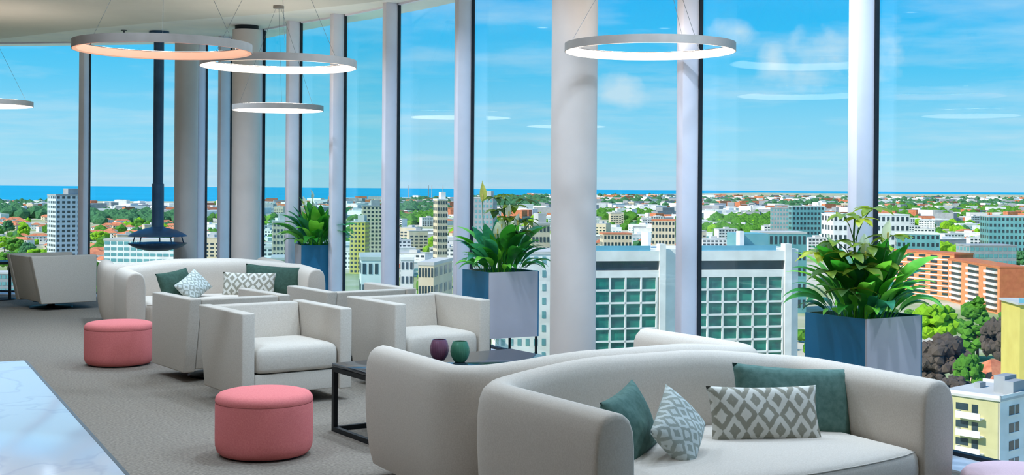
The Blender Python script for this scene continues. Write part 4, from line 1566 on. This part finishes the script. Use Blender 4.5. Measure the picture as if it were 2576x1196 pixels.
def quarter(px):
    if px < 222:
        return 'in the streets around the tall white tower', 'near the tall white tower'
    if px < 520:
        return 'beyond the long pale block under the fireplace', 'beyond the long pale block'
    if px < 1000:
        return 'seen through the teal panes of the glass bend', 'beyond the glass bend'
    if px < 1400:
        return 'in the streets behind the lily beside the column', 'behind the column planter'
    if px < 1752:
        return 'in the streets behind the left wing of the white office', 'behind the white office'
    if px < 2190:
        return 'in the streets toward the long green belt', 'toward the green belt'
    return 'in the streets beyond the orange apartments', 'beyond the orange apartments'


rc = random.Random(11)
nh = nb = 0
for i in range(5200):
    px = rc.uniform(-60, 2640)
    py = rc.uniform(520, 700) if px < 1400 else rc.uniform(520, 640)
    Y = ground_y(py, px)
    if Y < 620 or Y > 3600:
        continue
    X = (px - PX) / F * Y
    red = (px < 520 and rc.random() < 0.85) or rc.random() < 0.18
    q = quarter(px)
    if red and nh < 270:
        k = rc.randrange(3)
        if not free(X, Y, (6.5, 8, 10)[k]):
            continue
        place_house(HOUSES[k], (X, Y, GZ), rc.uniform(-0.7, 0.7), 'house',
                    ('small white tile-roofed house ', 'cream tile-roofed house ', 'long white tiled house ')[k] + q[0], 'house',
                    ('small white houses ', 'cream houses ', 'long white houses ')[k] + q[1])
        nh += 1
    elif not red and nb < 190:
        k = rc.choices((0, 1, 2, 3), (5, 4, 2, 3))[0]
        if not free(X, Y, (14, 20, 11.5, 28)[k]):
            continue
        place_house(BLOCKS[k], (X, Y, GZ), rc.uniform(-0.5, 0.5), 'city_block',
                    ('white mid-rise block ', 'low white block ', 'cream mid-rise block ', 'wide grey hall ')[k] + q[0], 'building',
                    ('white mid-rise blocks ', 'low white blocks ', 'cream mid-rise blocks ', 'wide grey halls ')[k] + q[1])
        nb += 1

# farther city: too many and too small to tell apart
bmw, bmr, bmc = bmesh.new(), bmesh.new(), bmesh.new()
for i in range(4200):
    px = rc.uniform(-120, 2700)
    py = 494 + 60 * rc.random() ** 1.7 + ROLL * (px - PX)
    Y = ground_y(py, px)
    if Y > 11500 or Y < 1500:
        continue
    if px < 1330:
        lim = 3500 + max(0.0, px - 500) * 3.4
        if Y > lim:
            continue
    X = (px - PX) / F * Y
    w, d, h = rc.uniform(12, 46), rc.uniform(10, 24), rc.choice((6, 7, 9, 9, 12, 14, 18))
    if Y > 4000:
        w *= 1.5
    if Y < 4000 and not clear(X, Y, w * 0.55):
        continue
    bm = rc.choices((bmw, bmr, bmc), (6, 3, 3))[0]
    rz = rc.uniform(-0.8, 0.8)
    mtx = Matrix.Translation((X, Y, GZ)) @ Matrix.Rotation(rz, 4, 'Z')
    for v in add_box(bm, (-w / 2, -d / 2, 0), (w / 2, d / 2, h)):
        v.co = mtx @ v.co
for bm, m, nm, lb in ((bmw, 'white_wall', 'distant_white_buildings', 'mass of tiny white buildings toward the horizon'), (bmr, 'tile_roof', 'distant_terracotta_roofs', 'mass of tiny terracotta roofs toward the horizon'), (bmc, 'grey_wall', 'distant_grey_buildings', 'mass of tiny grey buildings toward the horizon')):
    tag(link(nm, finish(nm, bm, M[m])), lb, 'city', kind='stuff')

# woods and garden greenery between the houses
def woods(name, label, m, areas, seed):
    r = random.Random(seed)
    bm = bmesh.new()
    for (x0, x1, y0, y1, n, s0, s1) in areas:
        for k in range(n):
            px, py = r.uniform(x0, x1), r.uniform(y0, y1)
            Y = ground_y(py + ROLL * (px - PX), px)
            if Y < 600 or Y > 12000:
                continue
            X = (px - PX) / F * Y
            s = r.uniform(s0, s1)
            if Y < 4000 and not clear(X, Y, s):
                continue
            bmesh.ops.create_icosphere(bm, subdivisions=1, radius=1.0, matrix=Matrix.Translation((X, Y, GZ + s * 0.5)) @ Matrix.Rotation(r.uniform(0, 3), 4, 'Z') @ Matrix.Diagonal((s * 1.2, s * 1.2, s, 1)))
    for v in bm.verts:
        v.co += Vector((r.uniform(-1, 1), r.uniform(-1, 1), r.uniform(-1, 1))) * 1.1
    tag(link(name, finish(name, bm, M[m])), label, 'trees', kind='stuff')


woods('dark_woods', 'dark green woods in front of the sea', 'crown_dark', [(-80, 215, 527, 560, 330, 9, 15), (228, 450, 545, 572, 170, 7, 12), (995, 1130, 508, 545, 200, 9, 15), (1183, 1385, 500, 530, 260, 10, 18), (1500, 2620, 492, 520, 420, 9, 16), (-80, 2640, 520, 640, 150, 4, 8)], 41)
woods('green_belt', 'belt of mid-green trees across the city', 'crown_mid', [(1000, 1100, 530, 568, 160, 7, 11), (1790, 2100, 546, 590, 420, 7, 12), (1500, 1640, 535, 552, 120, 7, 11), (-60, 520, 570, 660, 70, 4, 8), (520, 1000, 505, 640, 160, 5, 9), (2190, 2620, 512, 545, 240, 8, 14), (1400, 2640, 530, 600, 160, 5, 9)], 43)
woods('bright_greenery', 'bright green gardens among the houses', 'crown_bright', [(-60, 500, 560, 680, 60, 4, 7), (1780, 2090, 548, 585, 90, 5, 9), (600, 1400, 540, 640, 110, 5, 8), (2100, 2640, 560, 640, 70, 5, 9)], 47)

# gardens close under the tower
rg = random.Random(5)
bm = bmesh.new()
for k in range(420):
    X, Y, q = rg.uniform(-180, 420), rg.uniform(150, 640), rg.uniform(2.0, 4.6)
    if abs(X) > Y * 0.75 or not clear(X, Y, q + 4):
        continue
    for j in range(3):
        bmesh.ops.create_icosphere(bm, subdivisions=1, radius=1.0, matrix=Matrix.Translation((X + rg.uniform(-2, 2), Y + rg.uniform(-2, 2), GZ + q * rg.uniform(0.5, 1.2))) @ Matrix.Diagonal((q, q, q * 0.9, 1)))
for v in bm.verts:
    v.co += Vector((rg.uniform(-1, 1), rg.uniform(-1, 1), rg.uniform(-1, 1))) * 0.5
tag(link('garden_greenery', finish('garden_greenery', bm, M['crown_mid'])), 'green garden bushes close below the tower', 'bushes', kind='stuff')

# harbour masts on the skyline
for i, px in enumerate((1028, 1078, 1086, 1114)):
    p = at(px, 500, 5200)
    o = tube('mast', [(0, 0, 0), (0, 0, 60)], [2.2, 1.2], M['grey_wall'], n=6, loc=(p.x, p.y, GZ))
    tag(o, 'thin tall mast standing against the sea', 'mast', 'masts on the shore')
